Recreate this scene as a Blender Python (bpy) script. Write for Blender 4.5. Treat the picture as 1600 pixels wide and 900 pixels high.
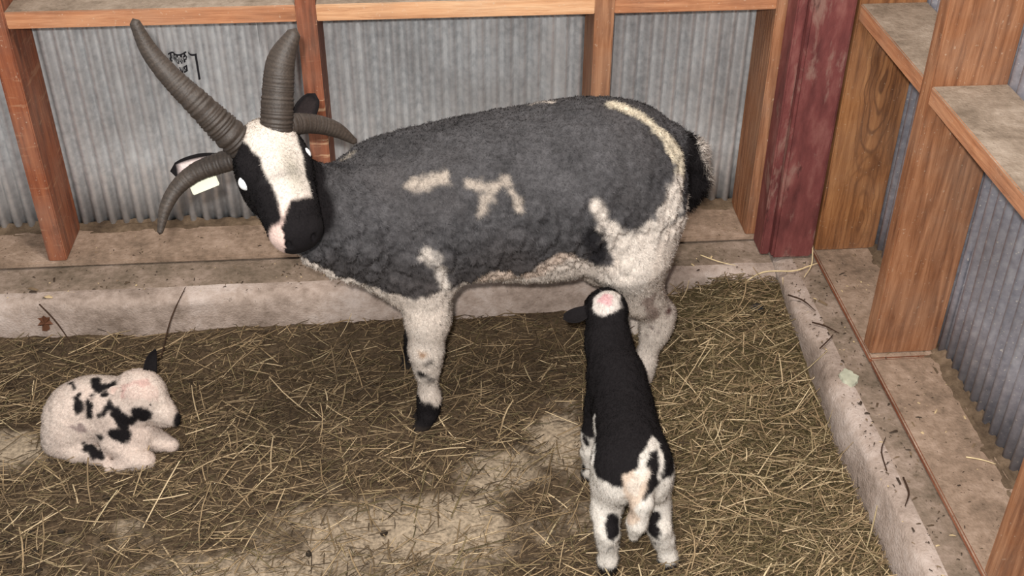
import bpy, bmesh, math, random
import numpy as np
from mathutils import Matrix, Vector

for o in list(bpy.data.objects):
    bpy.data.objects.remove(o)
SC = bpy.context.scene
COL = SC.collection
rng = np.random.default_rng(7)
random.seed(7)

# ------------------------------------------------------------------ camera
cam_d = bpy.data.cameras.new('camera')
cam = bpy.data.objects.new('camera', cam_d)
COL.objects.link(cam)
CR = Vector((0.99666, -0.0784, 0.00466)); CU = Vector((0.0413, 0.5743, 0.8176)); CF = Vector((0.0668, 0.8149, -0.5750))
m = Matrix((CR, CU, -CF)).transposed().to_4x4()
m.translation = Vector((0.2966, -2.4211, 1.6445))
cam.matrix_world = m
cam_d.sensor_width = 36.0
cam_d.lens = 36.0 * 1831.0 / 1600.0
cam_d.clip_start = 0.05
SC.camera = cam

# ------------------------------------------------------------------ light
wd = bpy.data.worlds.new('barn_air')
SC.world = wd
wd.use_nodes = True
wd.node_tree.nodes['Background'].inputs[0].default_value = (0.95, 0.98, 1.0, 1)
wd.node_tree.nodes['Background'].inputs[1].default_value = 0.60


def area(name, loc, target, size, power, col):
    l = bpy.data.lights.new(name, 'AREA')
    l.shape = 'DISK'
    l.size = size
    l.energy = power
    l.color = col
    o = bpy.data.objects.new(name, l)
    COL.objects.link(o)
    o.location = loc
    o.rotation_euler = (Vector(target) - Vector(loc)).to_track_quat('-Z', 'Y').to_euler()
    return o


area('barn_lamp', (0.35, -1.10, 2.75), (0.3, -0.5, 0.2), 0.45, 34, (1.0, 0.93, 0.85))
area('phone_flash', (0.25, -2.44, 1.74), (0.3, -0.45, 0.35), 0.05, 46, (1.0, 0.97, 0.94))
vs = SC.view_settings
vs.view_transform = 'Standard'
vs.look = 'None'
vs.gamma = 1.0
vs.use_curve_mapping = False
vs.exposure = 0.08

# ------------------------------------------------------------------ helpers


def srgb(r, g, b):
    f = lambda c: (c / 255 / 12.92) if c / 255 <= 0.04045 else ((c / 255 + 0.055) / 1.055) ** 2.4
    return (f(r), f(g), f(b), 1.0)


def srgb3(r, g, b):
    return np.array(srgb(r, g, b)[:3])


class NT:
    """tiny node-tree builder"""

    def __init__(self, name):
        self.mat = bpy.data.materials.new(name)
        self.mat.use_nodes = True
        self.t = self.mat.node_tree
        self.b = self.t.nodes['Principled BSDF']

    def n(self, typ, **kw):
        nd = self.t.nodes.new(typ)
        for k, v in kw.items():
            if k.startswith('i_'):
                key = k[2:]
                key = int(key) if key.isdigit() else key.replace('_', ' ')
                if isinstance(v, bpy.types.NodeSocket):
                    self.t.links.new(v, nd.inputs[key])
                else:
                    nd.inputs[key].default_value = v
            else:
                setattr(nd, k, v)
        return nd

    def link(self, a, b):
        self.t.links.new(a, b)

    def coords(self, scale=(1, 1, 1), rand=True):
        tc = self.n('ShaderNodeTexCoord')
        out = tc.outputs['Object']
        if rand:
            oi = self.n('ShaderNodeObjectInfo')
            mul = self.n('ShaderNodeMath', operation='MULTIPLY', i_0=oi.outputs['Random'], i_1=37.0)
            add = self.n('ShaderNodeVectorMath', operation='ADD', i_0=out, i_1=mul.outputs[0])
            out = add.outputs[0]
        mp = self.n('ShaderNodeMapping')
        self.link(out, mp.inputs[0])
        mp.inputs['Scale'].default_value = scale
        return mp.outputs[0]

    def noise(self, vec, scale, detail=4, rough=0.55, dist=0.0):
        nd = self.n('ShaderNodeTexNoise', i_Vector=vec, i_Scale=scale, i_Detail=detail, i_Roughness=rough, i_Distortion=dist)
        return nd.outputs['Fac']

    def ramp(self, fac, stops, interp='LINEAR'):
        nd = self.n('ShaderNodeValToRGB', i_Fac=fac)
        cr = nd.color_ramp
        cr.interpolation = interp
        while len(cr.elements) < len(stops):
            cr.elements.new(0.5)
        for e, (p, c) in zip(cr.elements, stops):
            e.position = p
            e.color = c if len(c) == 4 else (*c, 1)
        return nd.outputs['Color']

    def mix(self, fac, a, b, mode='MIX'):
        nd = self.n('ShaderNodeMix', data_type='RGBA', blend_type=mode)
        for i, v in ((0, fac), (6, a), (7, b)):
            if isinstance(v, bpy.types.NodeSocket):
                self.link(v, nd.inputs[i])
            else:
                nd.inputs[i].default_value = v
        return nd.outputs[2]

    def math(self, op, a, b=0.0, clamp=False):
        nd = self.n('ShaderNodeMath', operation=op, use_clamp=clamp)
        for i, v in ((0, a), (1, b)):
            if isinstance(v, bpy.types.NodeSocket):
                self.link(v, nd.inputs[i])
            else:
                nd.inputs[i].default_value = v
        return nd.outputs[0]

    def bump(self, h, strength=0.4, dist=0.01):
        nd = self.n('ShaderNodeBump', i_Height=h, i_Strength=strength, i_Distance=dist)
        self.link(nd.outputs[0], self.b.inputs['Normal'])

    def done(self, color, rough=0.8, metal=0.0, spec=0.3):
        for k, v in (('Base Color', color), ('Roughness', rough), ('Metallic', metal), ('Specular IOR Level', spec)):
            if isinstance(v, bpy.types.NodeSocket):
                self.link(v, self.b.inputs[k])
            else:
                self.b.inputs[k].default_value = v
        return self.mat


BW = lambda a: (a, a, a, 1)


def wood(name, light, mid, dark, axis, dusty=0.25, rings=14.0, scratch=0.0, knots=()):
    t = NT(name)
    sc = [1.0, 1.0, 1.0]
    sc[axis] = 0.07
    v = t.coords(tuple(sc))
    grain = t.noise(v, 130, 6, 0.66, 0.5)
    warp = t.noise(v, 9, 3, 0.5)
    wv = t.math('MULTIPLY', warp, rings)
    tri = t.math('PINGPONG', wv, 0.5)
    tri = t.math('MULTIPLY', tri, 2.0)
    f = t.math('ADD', t.math('MULTIPLY', grain, 0.80), t.math('MULTIPLY', tri, 0.20))
    col = t.ramp(f, [(0.28, dark), (0.50, mid), (0.76, light)])
    for kx, kz, kw in knots:
        # cathedral grain: long ovals around a knot, in the board's own coordinates
        oc = t.n('ShaderNodeTexCoord').outputs['Object']
        sub = t.n('ShaderNodeVectorMath', operation='SUBTRACT', i_0=oc, i_1=(kx, 0.0, kz)).outputs[0]
        wob = t.n('ShaderNodeTexNoise', i_Vector=oc, i_Scale=14.0, i_Detail=3.0).outputs['Color']
        wo = t.n('ShaderNodeVectorMath', operation='SCALE', i_0=wob, i_3=0.03).outputs[0]
        sub = t.n('ShaderNodeVectorMath', operation='ADD', i_0=sub, i_1=wo).outputs[0]
        mpk = t.n('ShaderNodeMapping', i_0=sub)
        mpk.inputs['Scale'].default_value = (1.0, 0.0, 0.22)
        dist = t.n('ShaderNodeVectorMath', operation='LENGTH', i_0=mpk.outputs[0]).outputs['Value']
        rg = t.math('PINGPONG', t.math('MULTIPLY', dist, 95.0), 0.5)
        line = t.ramp(rg, [(0.30, BW(0)), (0.46, BW(1))])
        fade = t.ramp(dist, [(0.035, BW(1)), (0.060, BW(0))])
        col = t.mix(t.math('MULTIPLY', t.math('MULTIPLY', line, fade), 0.75 * kw), col, dark)
        core = t.ramp(dist, [(0.004, BW(1)), (0.008, BW(0))])
        col = t.mix(t.math('MULTIPLY', core, 0.8 * kw), col, dark)
    v2 = t.coords((1, 1, 1))
    blot = t.noise(v2, 7, 5, 0.6)
    col = t.mix(t.math('MULTIPLY', t.ramp(blot, [(0.42, BW(0)), (0.72, BW(1))]), dusty), col, srgb(168, 150, 132))
    dk = t.noise(v2, 13, 4, 0.6)
    col = t.mix(t.math('MULTIPLY', t.ramp(dk, [(0.55, BW(0)), (0.8, BW(1))]), 0.45), col, dark)
    if scratch:
        sc2 = [1.0, 1.0, 1.0]
        sc2[axis] = 9.0
        v3 = t.coords(tuple(sc2))
        s = t.ramp(t.noise(v3, 9, 4, 0.6), [(0.60, BW(0)), (0.68, BW(1))])
        col = t.mix(t.math('MULTIPLY', s, scratch), col, srgb(205, 165, 130))
    sp = t.ramp(t.noise(v2, 160, 2, 0.5), [(0.68, BW(0)), (0.74, BW(1))])
    col = t.mix(t.math('MULTIPLY', sp, 0.35), col, srgb(215, 195, 170))
    t.bump(f, 0.45, 0.004)
    return t.done(col, 0.72, 0, 0.3)


def dust_mat(name, c1, c2, c3):
    t = NT(name)
    v = t.coords((1, 1, 1))
    a = t.noise(v, 9, 6, 0.62)
    b = t.noise(v, 55, 5, 0.65)
    col = t.ramp(t.math('ADD', t.math('MULTIPLY', a, 0.6), t.math('MULTIPLY', b, 0.4)), [(0.34, c1), (0.5, c2), (0.68, c3)])
    sp = t.ramp(t.noise(v, 190, 2), [(0.66, BW(0)), (0.73, BW(1))])
    col = t.mix(t.math('MULTIPLY', sp, 0.5), col, srgb(70, 58, 46))
    t.bump(t.math('ADD', b, t.noise(v, 150, 3)), 0.5, 0.004)
    return t.done(col, 0.95, 0, 0.15)


WOOD = {}
for ax in range(3):
    WOOD['stud', ax] = wood('stud_wood_%d' % ax, srgb(182, 130, 94), srgb(150, 100, 68), srgb(112, 70, 46), ax, 0.25)
    WOOD['tan', ax] = wood('tan_wood_%d' % ax, srgb(234, 190, 148), srgb(212, 160, 118), srgb(176, 122, 84), ax, 0.15, 8)
    WOOD['orange', ax] = wood('orange_wood_%d' % ax, srgb(204, 148, 108), srgb(178, 120, 84), srgb(134, 84, 56), ax, 0.22, 9)
    WOOD['marked', ax] = wood('marked_wood_%d' % ax, srgb(164, 98, 68), srgb(130, 74, 50), srgb(90, 50, 34), ax, 0.2, 9, 0.85)
    WOOD['rust', ax] = wood('rusty_wood_%d' % ax, srgb(166, 100, 66), srgb(136, 76, 50), srgb(86, 50, 36), ax, 0.2, 9, 0.25)
    WOOD['knotty', ax] = wood('knotty_wood_%d' % ax, srgb(176, 124, 80), srgb(146, 96, 58), srgb(96, 58, 34), ax, 0.15, 10, knots=((0.097 - 0.139 / 2, -0.358, 1.0), (0.103 - 0.139 / 2, -0.70, 0.55)))
M_DUST = dust_mat('wood_dust', srgb(112, 98, 84), srgb(146, 130, 114), srgb(176, 160, 144))
M_SILL = dust_mat('sill_dust', srgb(104, 88, 74), srgb(146, 124, 106), srgb(182, 158, 140))


def red_paint():
    t = NT('worn_red_paint')
    v = t.coords((1, 1, 0.35))
    a = t.noise(v, 26, 6, 0.62)
    col = t.ramp(a, [(0.3, srgb(88, 44, 43)), (0.52, srgb(120, 64, 61)), (0.7, srgb(144, 92, 85))])
    w = t.ramp(t.noise(v, 17, 6, 0.68, 0.4), [(0.56, BW(0)), (0.64, BW(1))])
    col = t.mix(t.math('MULTIPLY', w, 0.7), col, srgb(150, 118, 106))
    d = t.ramp(t.noise(v, 34, 4, 0.6), [(0.62, BW(0)), (0.7, BW(1))])
    col = t.mix(t.math('MULTIPLY', d, 0.7), col, srgb(62, 34, 32))
    t.bump(a, 0.5, 0.006)
    return t.done(col, 0.6, 0, 0.4)


M_RED = red_paint()


def metal(name, base, dark, lite, dirt):
    t = NT(name)
    v = t.coords((1, 1, 1))
    vs_ = t.coords((1, 1, 0.12))
    a = t.noise(v, 60, 4, 0.6)
    b = t.noise(vs_, 14, 5, 0.6)
    f = t.math('ADD', t.math('MULTIPLY', a, 0.5), t.math('MULTIPLY', b, 0.5))
    col = t.ramp(f, [(0.34, dark), (0.52, base), (0.7, lite)])
    sp = t.ramp(t.noise(v, 170, 2, 0.5), [(0.66, BW(0)), (0.72, BW(1))])
    col = t.mix(t.math('MULTIPLY', sp, dirt), col, srgb(214, 210, 204))
    g = t.ramp(t.noise(v, 5, 5, 0.6), [(0.45, BW(0)), (0.75, BW(1))])
    col = t.mix(t.math('MULTIPLY', g, 0.4), col, srgb(140, 128, 122))
    t.bump(a, 0.15, 0.003)
    return t.done(col, 0.33, 0.45, 0.5)


M_METAL = metal('galvanised_steel', srgb(212, 212, 212), srgb(174, 176, 178), srgb(232, 230, 228), 0.5)
M_METAL_R = metal('dusty_galvanised_steel', srgb(158, 158, 168), srgb(122, 124, 134), srgb(190, 190, 196), 0.9)


def concrete():
    t = NT('old_concrete')
    v = t.coords((1, 1, 1), False)
    a = t.noise(v, 7, 6, 0.62)
    b = t.noise(v, 60, 5, 0.65)
    f = t.math('ADD', t.math('MULTIPLY', a, 0.65), t.math('MULTIPLY', b, 0.35))
    col = t.ramp(f, [(0.36, srgb(128, 112, 100)), (0.5, srgb(168, 150, 138)), (0.66, srgb(200, 184, 174))])
    sp = t.ramp(t.noise(v, 120, 3), [(0.64, BW(0)), (0.72, BW(1))])
    col = t.mix(t.math('MULTIPLY', sp, 0.5), col, srgb(90, 76, 64))
    t.bump(t.math('ADD', t.math('MULTIPLY', b, 0.6), t.noise(v, 200, 3)), 0.5, 0.005)
    return t.done(col, 0.92, 0, 0.2)


M_CONC = concrete()
M_CURBTOP = dust_mat('curb_dirt', srgb(96, 84, 70), srgb(134, 117, 102), srgb(172, 152, 138))


def attr_mat(name, attr, rough=0.85, spec=0.2, nscale=220, amt=0.25, bump=0.3, sheen=0.0):
    t = NT(name)
    at = t.n('ShaderNodeAttribute', attribute_name=attr)
    v = t.coords((1, 1, 1), False)
    nz = t.noise(v, nscale, 4, 0.6)
    g = t.ramp(nz, [(0.3, BW(1 - amt)), (0.7, BW(1 + amt))])
    col = t.mix(1.0, at.outputs['Color'], g, 'MULTIPLY')
    if bump:
        t.bump(nz, bump, 0.003)
    return t.done(col, rough, 0, spec)


M_COAT = attr_mat('animal_coat', 'coat', 0.9, 0.12, 260, 0.2, 0.35)
M_FUR = attr_mat('animal_fur', 'coat', 0.85, 0.12, 90, 0.1, 0)
M_STRAW = attr_mat('straw_stalks', 'coat', 0.6, 0.3, 120, 0.15, 0)
M_SOIL = attr_mat('trodden_bedding', 'coat', 0.97, 0.1, 130, 0.45, 0.8)
M_HORN = attr_mat('horn_keratin', 'coat', 0.5, 0.4, 300, 0.25, 0.25)


def plain(name, c, rough=0.6, spec=0.3, ns=60, amt=0.2):
    t = NT(name)
    v = t.coords((1, 1, 1))
    g = t.ramp(t.noise(v, ns, 4), [(0.3, BW(1 - amt)), (0.7, BW(1 + amt))])
    return t.done(t.mix(1.0, c, g, 'MULTIPLY'), rough, 0, spec)


M_TWIG = plain('twig_bark', srgb(62, 46, 36), 0.9, 0.1)
M_PALESTRAW = plain('pale_straw', srgb(222, 200, 156), 0.6)
M_DROP = plain('dropping_dark', srgb(44, 36, 28), 0.8, 0.2)
M_LEAF = plain('dead_leaf', srgb(96, 62, 44), 0.8, 0.2)
M_TAG = plain('tag_plastic', srgb(250, 250, 222), 0.4, 0.4, 40, 0.05)
M_INK = plain('black_ink', srgb(40, 38, 42), 0.7, 0.2)
M_EYE = plain('eye_shine', srgb(255, 255, 255), 0.08, 0.9, 20, 0.02)  # flash glow of the ewe's eyes, put into the white base colour
M_DARKEYE = plain('dark_eye', srgb(16, 12, 10), 0.08, 0.8, 20, 0.05)
M_CLUMP = plain('dark_clump', srgb(40, 42, 46), 0.9, 0.1)
M_DIRT = dust_mat('crumbly_dirt', srgb(62, 50, 40), srgb(98, 82, 66), srgb(134, 114, 94))


def obj(name, me, mats, parent=None, loc=(0, 0, 0)):
    o = bpy.data.objects.new(name, me)
    for mm in (mats if isinstance(mats, (list, tuple)) else [mats]):
        if mm.name not in [x.name for x in me.materials if x]:
            me.materials.append(mm)
    COL.objects.link(o)
    o.location = loc
    if parent is not None:
        o.parent = parent
    return o


def tag(o, label=None, cat=None, group=None, kind=None):
    if label:
        o['label'] = label
    if cat:
        o['category'] = cat
    if group:
        o['group'] = group
    if kind:
        o['kind'] = kind
    return o


def empty(name, loc=(0, 0, 0)):
    o = bpy.data.objects.new(name, None)
    o.empty_display_size = 0.05
    COL.objects.link(o)
    o.location = loc
    return o


def mesh_np(name, V, F, smooth=True, color=None, attr='coat'):
    me = bpy.data.meshes.new(name)
    V = np.asarray(V, np.float32)
    F = np.asarray(F, np.int32)
    k = F.shape[1]
    me.vertices.add(len(V))
    me.vertices.foreach_set('co', V.ravel())
    me.loops.add(F.size)
    me.loops.foreach_set('vertex_index', F.ravel())
    me.polygons.add(len(F))
    me.polygons.foreach_set('loop_start', np.arange(0, F.size, k, dtype=np.int32))
    if smooth:
        me.polygons.foreach_set('use_smooth', np.ones(len(F), bool))
    me.update(calc_edges=True)
    me.validate()
    if color is not None:
        a = me.color_attributes.new(attr, 'FLOAT_COLOR', 'POINT')
        c4 = np.ones((len(V), 4), np.float32)
        c4[:, :3] = color
        a.data.foreach_set('color', c4.ravel())
    return me


def box_mesh(sx, sy, sz, bev=0.002, top=None, rough=0.0):
    bm = bmesh.new()
    bmesh.ops.create_cube(bm, size=1)
    for v in bm.verts:
        v.co = Vector((v.co.x * sx, v.co.y * sy, v.co.z * sz))
    bmesh.ops.bevel(bm, geom=bm.edges[:], offset=bev, segments=2, affect='EDGES')
    if top is not None:
        for f in bm.faces:
            if f.normal.z > 0.8:
                f.material_index = top
    me = bpy.data.meshes.new('board')
    bm.to_mesh(me)
    bm.free()
    return me


def board(name, x0, x1, y0, y1, z0, z1, mats, parent, bev=0.002, top=None, label=None, tilt=None):
    o = obj(name, box_mesh(x1 - x0, y1 - y0, z1 - z0, bev, top), mats, parent, ((x0 + x1) / 2, (y0 + y1) / 2, (z0 + z1) / 2))
    if label:
        o['label'] = label
    if tilt:
        o.rotation_euler = tilt
    return o


# numpy value noise ---------------------------------------------------


def _hash(i, j, k):
    h = (i.astype(np.uint32) * np.uint32(374761393) + j.astype(np.uint32) * np.uint32(668265263) + k.astype(np.uint32) * np.uint32(2147483647 - 96))
    h = (h ^ (h >> np.uint32(13))) * np.uint32(1274126177)
    h = h ^ (h >> np.uint32(16))
    return h.astype(np.float64) / 4294967295.0


def vnoise(P):
    P = np.asarray(P, np.float64) + 1000.0
    b = np.floor(P).astype(np.int64)
    f = P - b
    f = f * f * (3 - 2 * f)
    r = 0
    for dx in (0, 1):
        for dy in (0, 1):
            for dz in (0, 1):
                w = (f[:, 0] if dx else 1 - f[:, 0]) * (f[:, 1] if dy else 1 - f[:, 1]) * (f[:, 2] if dz else 1 - f[:, 2])
                r = r + w * _hash(b[:, 0] + dx, b[:, 1] + dy, b[:, 2] + dz)
    return r * 2 - 1


def fbm(P, s, oct=3):
    P = np.asarray(P, np.float64) * s
    r = 0
    a = 1.0
    t = 0
    for _ in range(oct):
        r = r + a * vnoise(P)
        t += a
        a *= 0.5
        P = P * 2.03 + 17.3
    return r / t


def sstep(a, b, x):
    t = np.clip((x - a) / (b - a), 0, 1)
    return t * t * (3 - 2 * t)


# ------------------------------------------------------------------ structure
W, D, ZS = 0.0407, 0.1394, 0.16          # stud width, stud depth, sill top
ZB, TB = ZS + 0.5555, 0.0354             # blocking underside, thickness
XR = 1.3187
XF = XR - D
XA, XB_, XC, XD = -0.5704, 0.042, 0.652, 1.0338
ZTOP = 1.75
PITCH, AMP = 0.0313, 0.0078


def corr(u):
    c = 0.5 + 0.5 * np.cos(2 * np.pi * u / PITCH)
    return AMP * (2 * c ** 1.6 - 1)


def sheet(name, u0, u1, z0, z1, axis, face, mat, parent, seed):
    n = int((u1 - u0) / (PITCH / 10)) + 1
    u = np.linspace(u0, u1, n)
    zz = np.linspace(z0, z1, 9)
    U, Z = np.meshgrid(u, zz, indexing='ij')
    wob = 0.0025 * np.sin(U * 7 + seed) * np.cos(Z * 5 + seed * 2)
    d = face + (AMP + 0.001 + corr(U) + wob)
    P = np.stack([U, d, Z], -1) if axis == 0 else np.stack([d, U, Z], -1)
    V = P.reshape(-1, 3)
    a = np.arange(n * 9).reshape(n, 9)
    q = np.stack([a[:-1, :-1], a[1:, :-1], a[1:, 1:], a[:-1, 1:]], -1).reshape(-1, 4)
    c = V.mean(0)
    o = obj(name, mesh_np(name, V - c, q), mat, parent, tuple(c))
    md = o.modifiers.new('thickness', 'SOLIDIFY')
    md.thickness = 0.0012
    md.offset = 0 
    return o


floor_me_done = None
wall_b = tag(empty('wall_back', (0, 0, 0)), 'back wall of corrugated grey steel on wooden studs behind the ewe', kind='structure')
for i, (a, b) in enumerate(((-1.42, -0.745), (-0.745, -0.06), (-0.06, 0.61), (0.61, XR))):
    sheet('metal_sheet', a, b + 0.02, 0.13, ZTOP, 0, 0.0 + 0.0012 * (i % 2), M_METAL, wall_b, i)
studs = ((XA - 0.61, 'stud'), (XA, 'rust'), (XB_, 'marked'), (XC, 'stud'), (XD, 'stud'))
for x, k in studs:
    board('stud', x, x + W, -D, 0, ZS, ZTOP, [WOOD[k, 2]], wall_b, 0.0025)
for (a, b), k in zip(((XA - 0.61 + W, XA), (XA + W, XB_), (XB_ + W, XC), (XC + W, XD)), ('orange', 'orange', 'tan', 'orange')):
    board('blocking_board', a + .0005, b - .0005, -D + 0.001, 0, ZB, ZB + TB, [WOOD[k, 0], M_DUST], wall_b, 0.0015, top=1)
# sill plank (three lengths) along the back
for a, b in ((-1.42, 0.30), (0.302, 1.0755)):
    board('sill_plank', a, b, -D - 0.004, 0.014, 0.1465, ZS, [M_SILL, M_SILL], wall_b, 0.003, top=1)
board('corner_post', 1.0765, 1.172, -0.225, 0.0, 0.1455, ZTOP, [M_RED], wall_b, 0.006, label='dark red painted post in the corner')
board('post_batten', 1.0548, 1.0758, -0.206, -0.1405, 0.1455, ZTOP, [M_RED], wall_b, 0.003, label='narrow dark red batten beside the post')

wall_r = tag(empty('wall_right', (XR, -1.0, 0)), 'right wall of dusty corrugated steel with wide stud faces', kind='structure')


def rel(o):
    o.location = Vector(o.location) - wall_r.location
    return o


Y1, Y2, Y3 = -0.219, -0.6045, -1.2182
for i, (a, b) in enumerate(((-0.62, 0.0), (-1.25, -0.62), (-1.95, -1.25))):
    rel(sheet('metal_sheet', a, b + 0.02 * (i > 0), 0.13, ZTOP, 1, XR + 0.0012 * (i % 2), M_METAL_R, wall_r, 5 + i))
for y, k in ((Y1, 'knotty'), (Y2, 'stud'), (Y3, 'stud'), (Y3 - 0.61, 'stud')):
    rel(board('stud', XF, XR, y, y + W, ZS, ZTOP, [WOOD[k, 2]], wall_r, 0.0025))
HR, TR = ZS + 0.5619, 0.0345
for a, b in ((Y2 + W, Y1), (Y3 + W, Y2), (Y3 - 0.61 + W, Y3)):
    rel(board('blocking_board', XF + 0.001, XR, a + .0005, b - .0005, HR, HR + TR, [WOOD['orange', 1], M_DUST], wall_r, 0.002, top=1))
for a, b in ((-0.98 + 0.36, -0.02), (-1.95, -0.622)):
    rel(board('sill_plank', XF - 0.003, XR + 0.012, a, b, 0.1465, ZS, [WOOD['rust', 1], M_SILL], wall_r, 0.003, top=1))

# concrete curbs --------------------------------------------------------
CY, CX = -0.284, 1.077


def curb(name, back, label):
    n, m_ = 240, 14
    if back:
        s = np.linspace(-1.42, CX, n)
    else:
        s = np.linspace(-1.95, 0.02, n)
    # cross-section: bottom inner, up the face, over the top, outwards
    prof = [(0.000, -0.02), (0.004, 0.03), (0.006, 0.07), (0.009, 0.12), (0.014, 0.136), (0.024, 0.1435), (0.05, 0.1455), (0.09, 0.1455), (0.13, 0.1455), (0.2, 0.1455), (0.32, 0.1455)]
    V = []
    for p, z in prof:
        pts = np.stack([s, np.full(n, p * 10), np.full(n, z * 10)], -1)
        e = sstep(0.03, 0.0, np.full(n, abs(p - 0.014))) * 0.010
        j = fbm(pts * [1, 1, 1], 9, 3) * e + fbm(pts, 2.2, 2) * 0.010 * (z > 0.02) * (p < 0.04)
        zz = z + (fbm(pts + 9, 12, 3) * 0.003 * (z > 0.1)) - 0.0035 * (z > .1)
        if back:
            V.append(np.stack([s, CY + p + j, zz], -1))
        else:
            V.append(np.stack([CX + p + j, s, zz], -1))
    V = np.array(V)
    k = len(prof)
    a = np.arange(k * n).reshape(k, n)
    q = np.stack([a[:-1, :-1], a[:-1, 1:], a[1:, 1:], a[1:, :-1]], -1).reshape(-1, 4)
    if not back:
        q = q[:, ::-1]
    me = mesh_np(name, V.reshape(-1, 3), q)
    mi = np.zeros(len(q), np.int32)
    mi.reshape(k - 1, n - 1)[6:] = 1
    o = obj(name, me, [M_CONC, M_CURBTOP])
    me.polygons.foreach_set('material_index', mi)
    return tag(o, label, kind='structure')


curb('trim_1', True, 'low concrete curb along the back wall')
curb('trim_2', False, 'low concrete curb along the right wall')


# floor -------------------------------------------------------------------
def hay_h(x, y):
    P = np.stack([x, y, np.zeros_like(x)], -1)
    h = 0.012 + 0.010 * fbm(P, 6, 3) + 0.006 * fbm(P + 5, 22, 2)
    h = h + 0.060 * np.exp(-(((x - 0.97) / 0.17) ** 2 + ((y + 0.40) / 0.17) ** 2))
    h = h + 0.022 * sstep(0.75, 1.0, x)
    h = h + 0.040 * np.exp(-((y + 0.285) / 0.06) ** 2)
    h = h + 0.014 * sstep(0.35, 0.8, x)
    return np.maximum(h, 0.002)


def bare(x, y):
    """how bare (0 straw .. 1 dusty ground) the trodden floor is; one patch stands for a pale reflection"""
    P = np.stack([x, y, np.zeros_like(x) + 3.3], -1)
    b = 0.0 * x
    for cx, cy, rx, ry, k in ((0.25, -0.90, 0.34, 0.12, 0.9), (0.54, -0.66, 0.07, 0.13, 1.0), (-0.05, -0.98, 0.3, 0.1, .85), (-0.58, -0.60, 0.12, 0.07, 1.1), (0.42, -0.74, 0.12, 0.1, 0.8), (-0.35, -0.86, 0.2, 0.07, 0.55), (-0.42, -1.0, 0.2, 0.08, 0.8)):  # narrow patch left of the standing lamb: a pale reflection painted as bare ground
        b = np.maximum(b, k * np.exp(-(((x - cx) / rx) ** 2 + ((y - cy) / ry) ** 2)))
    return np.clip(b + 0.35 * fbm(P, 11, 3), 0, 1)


def make_floor():
    nx, ny = 430, 330
    x = np.linspace(-1.42, 1.12, nx)
    y = np.linspace(-1.95, -0.270, ny)
    X, Y = np.meshgrid(x, y, indexing='ij')
    xf, yf = X.ravel(), Y.ravel()
    z = hay_h(xf, yf)
    P = np.stack([xf, yf, z], -1)
    P[:, 2] += 0.004 * fbm(P, 70, 3)
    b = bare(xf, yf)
    dark = srgb3(58, 47, 37)
    mid = srgb3(96, 80, 62)
    dust = srgb3(150, 134, 114)  # dusty ground colour, also paints the pale reflection patch
    n = 0.5 + 0.5 * fbm(P + 2, 26, 4)
    hayc = (0.6 * sstep(0.55, 0.9, xf))[:, None]
    c = dark + (mid - dark) * n[:, None]
    c = c * (1 - hayc) + srgb3(92, 82, 54) * (0.7 + 0.6 * n[:, None]) * hayc
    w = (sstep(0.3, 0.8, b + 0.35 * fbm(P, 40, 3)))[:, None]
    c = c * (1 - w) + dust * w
    a = np.arange(nx * ny).reshape(nx, ny)
    q = np.stack([a[:-1, :-1], a[1:, :-1], a[1:, 1:], a[:-1, 1:]], -1).reshape(-1, 4)
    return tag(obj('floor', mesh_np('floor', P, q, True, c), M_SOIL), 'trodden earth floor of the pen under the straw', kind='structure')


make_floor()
# ground slab below the walls
sl = board('floor_slab', -1.5, 1.6, -2.0, 0.1, -0.14, -0.021, [M_CONC], None)
sl.name = 'floor_slab'
tag(sl, 'concrete slab under the pen', kind='structure')

# animals ================================================================= SDF toolkit


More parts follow.
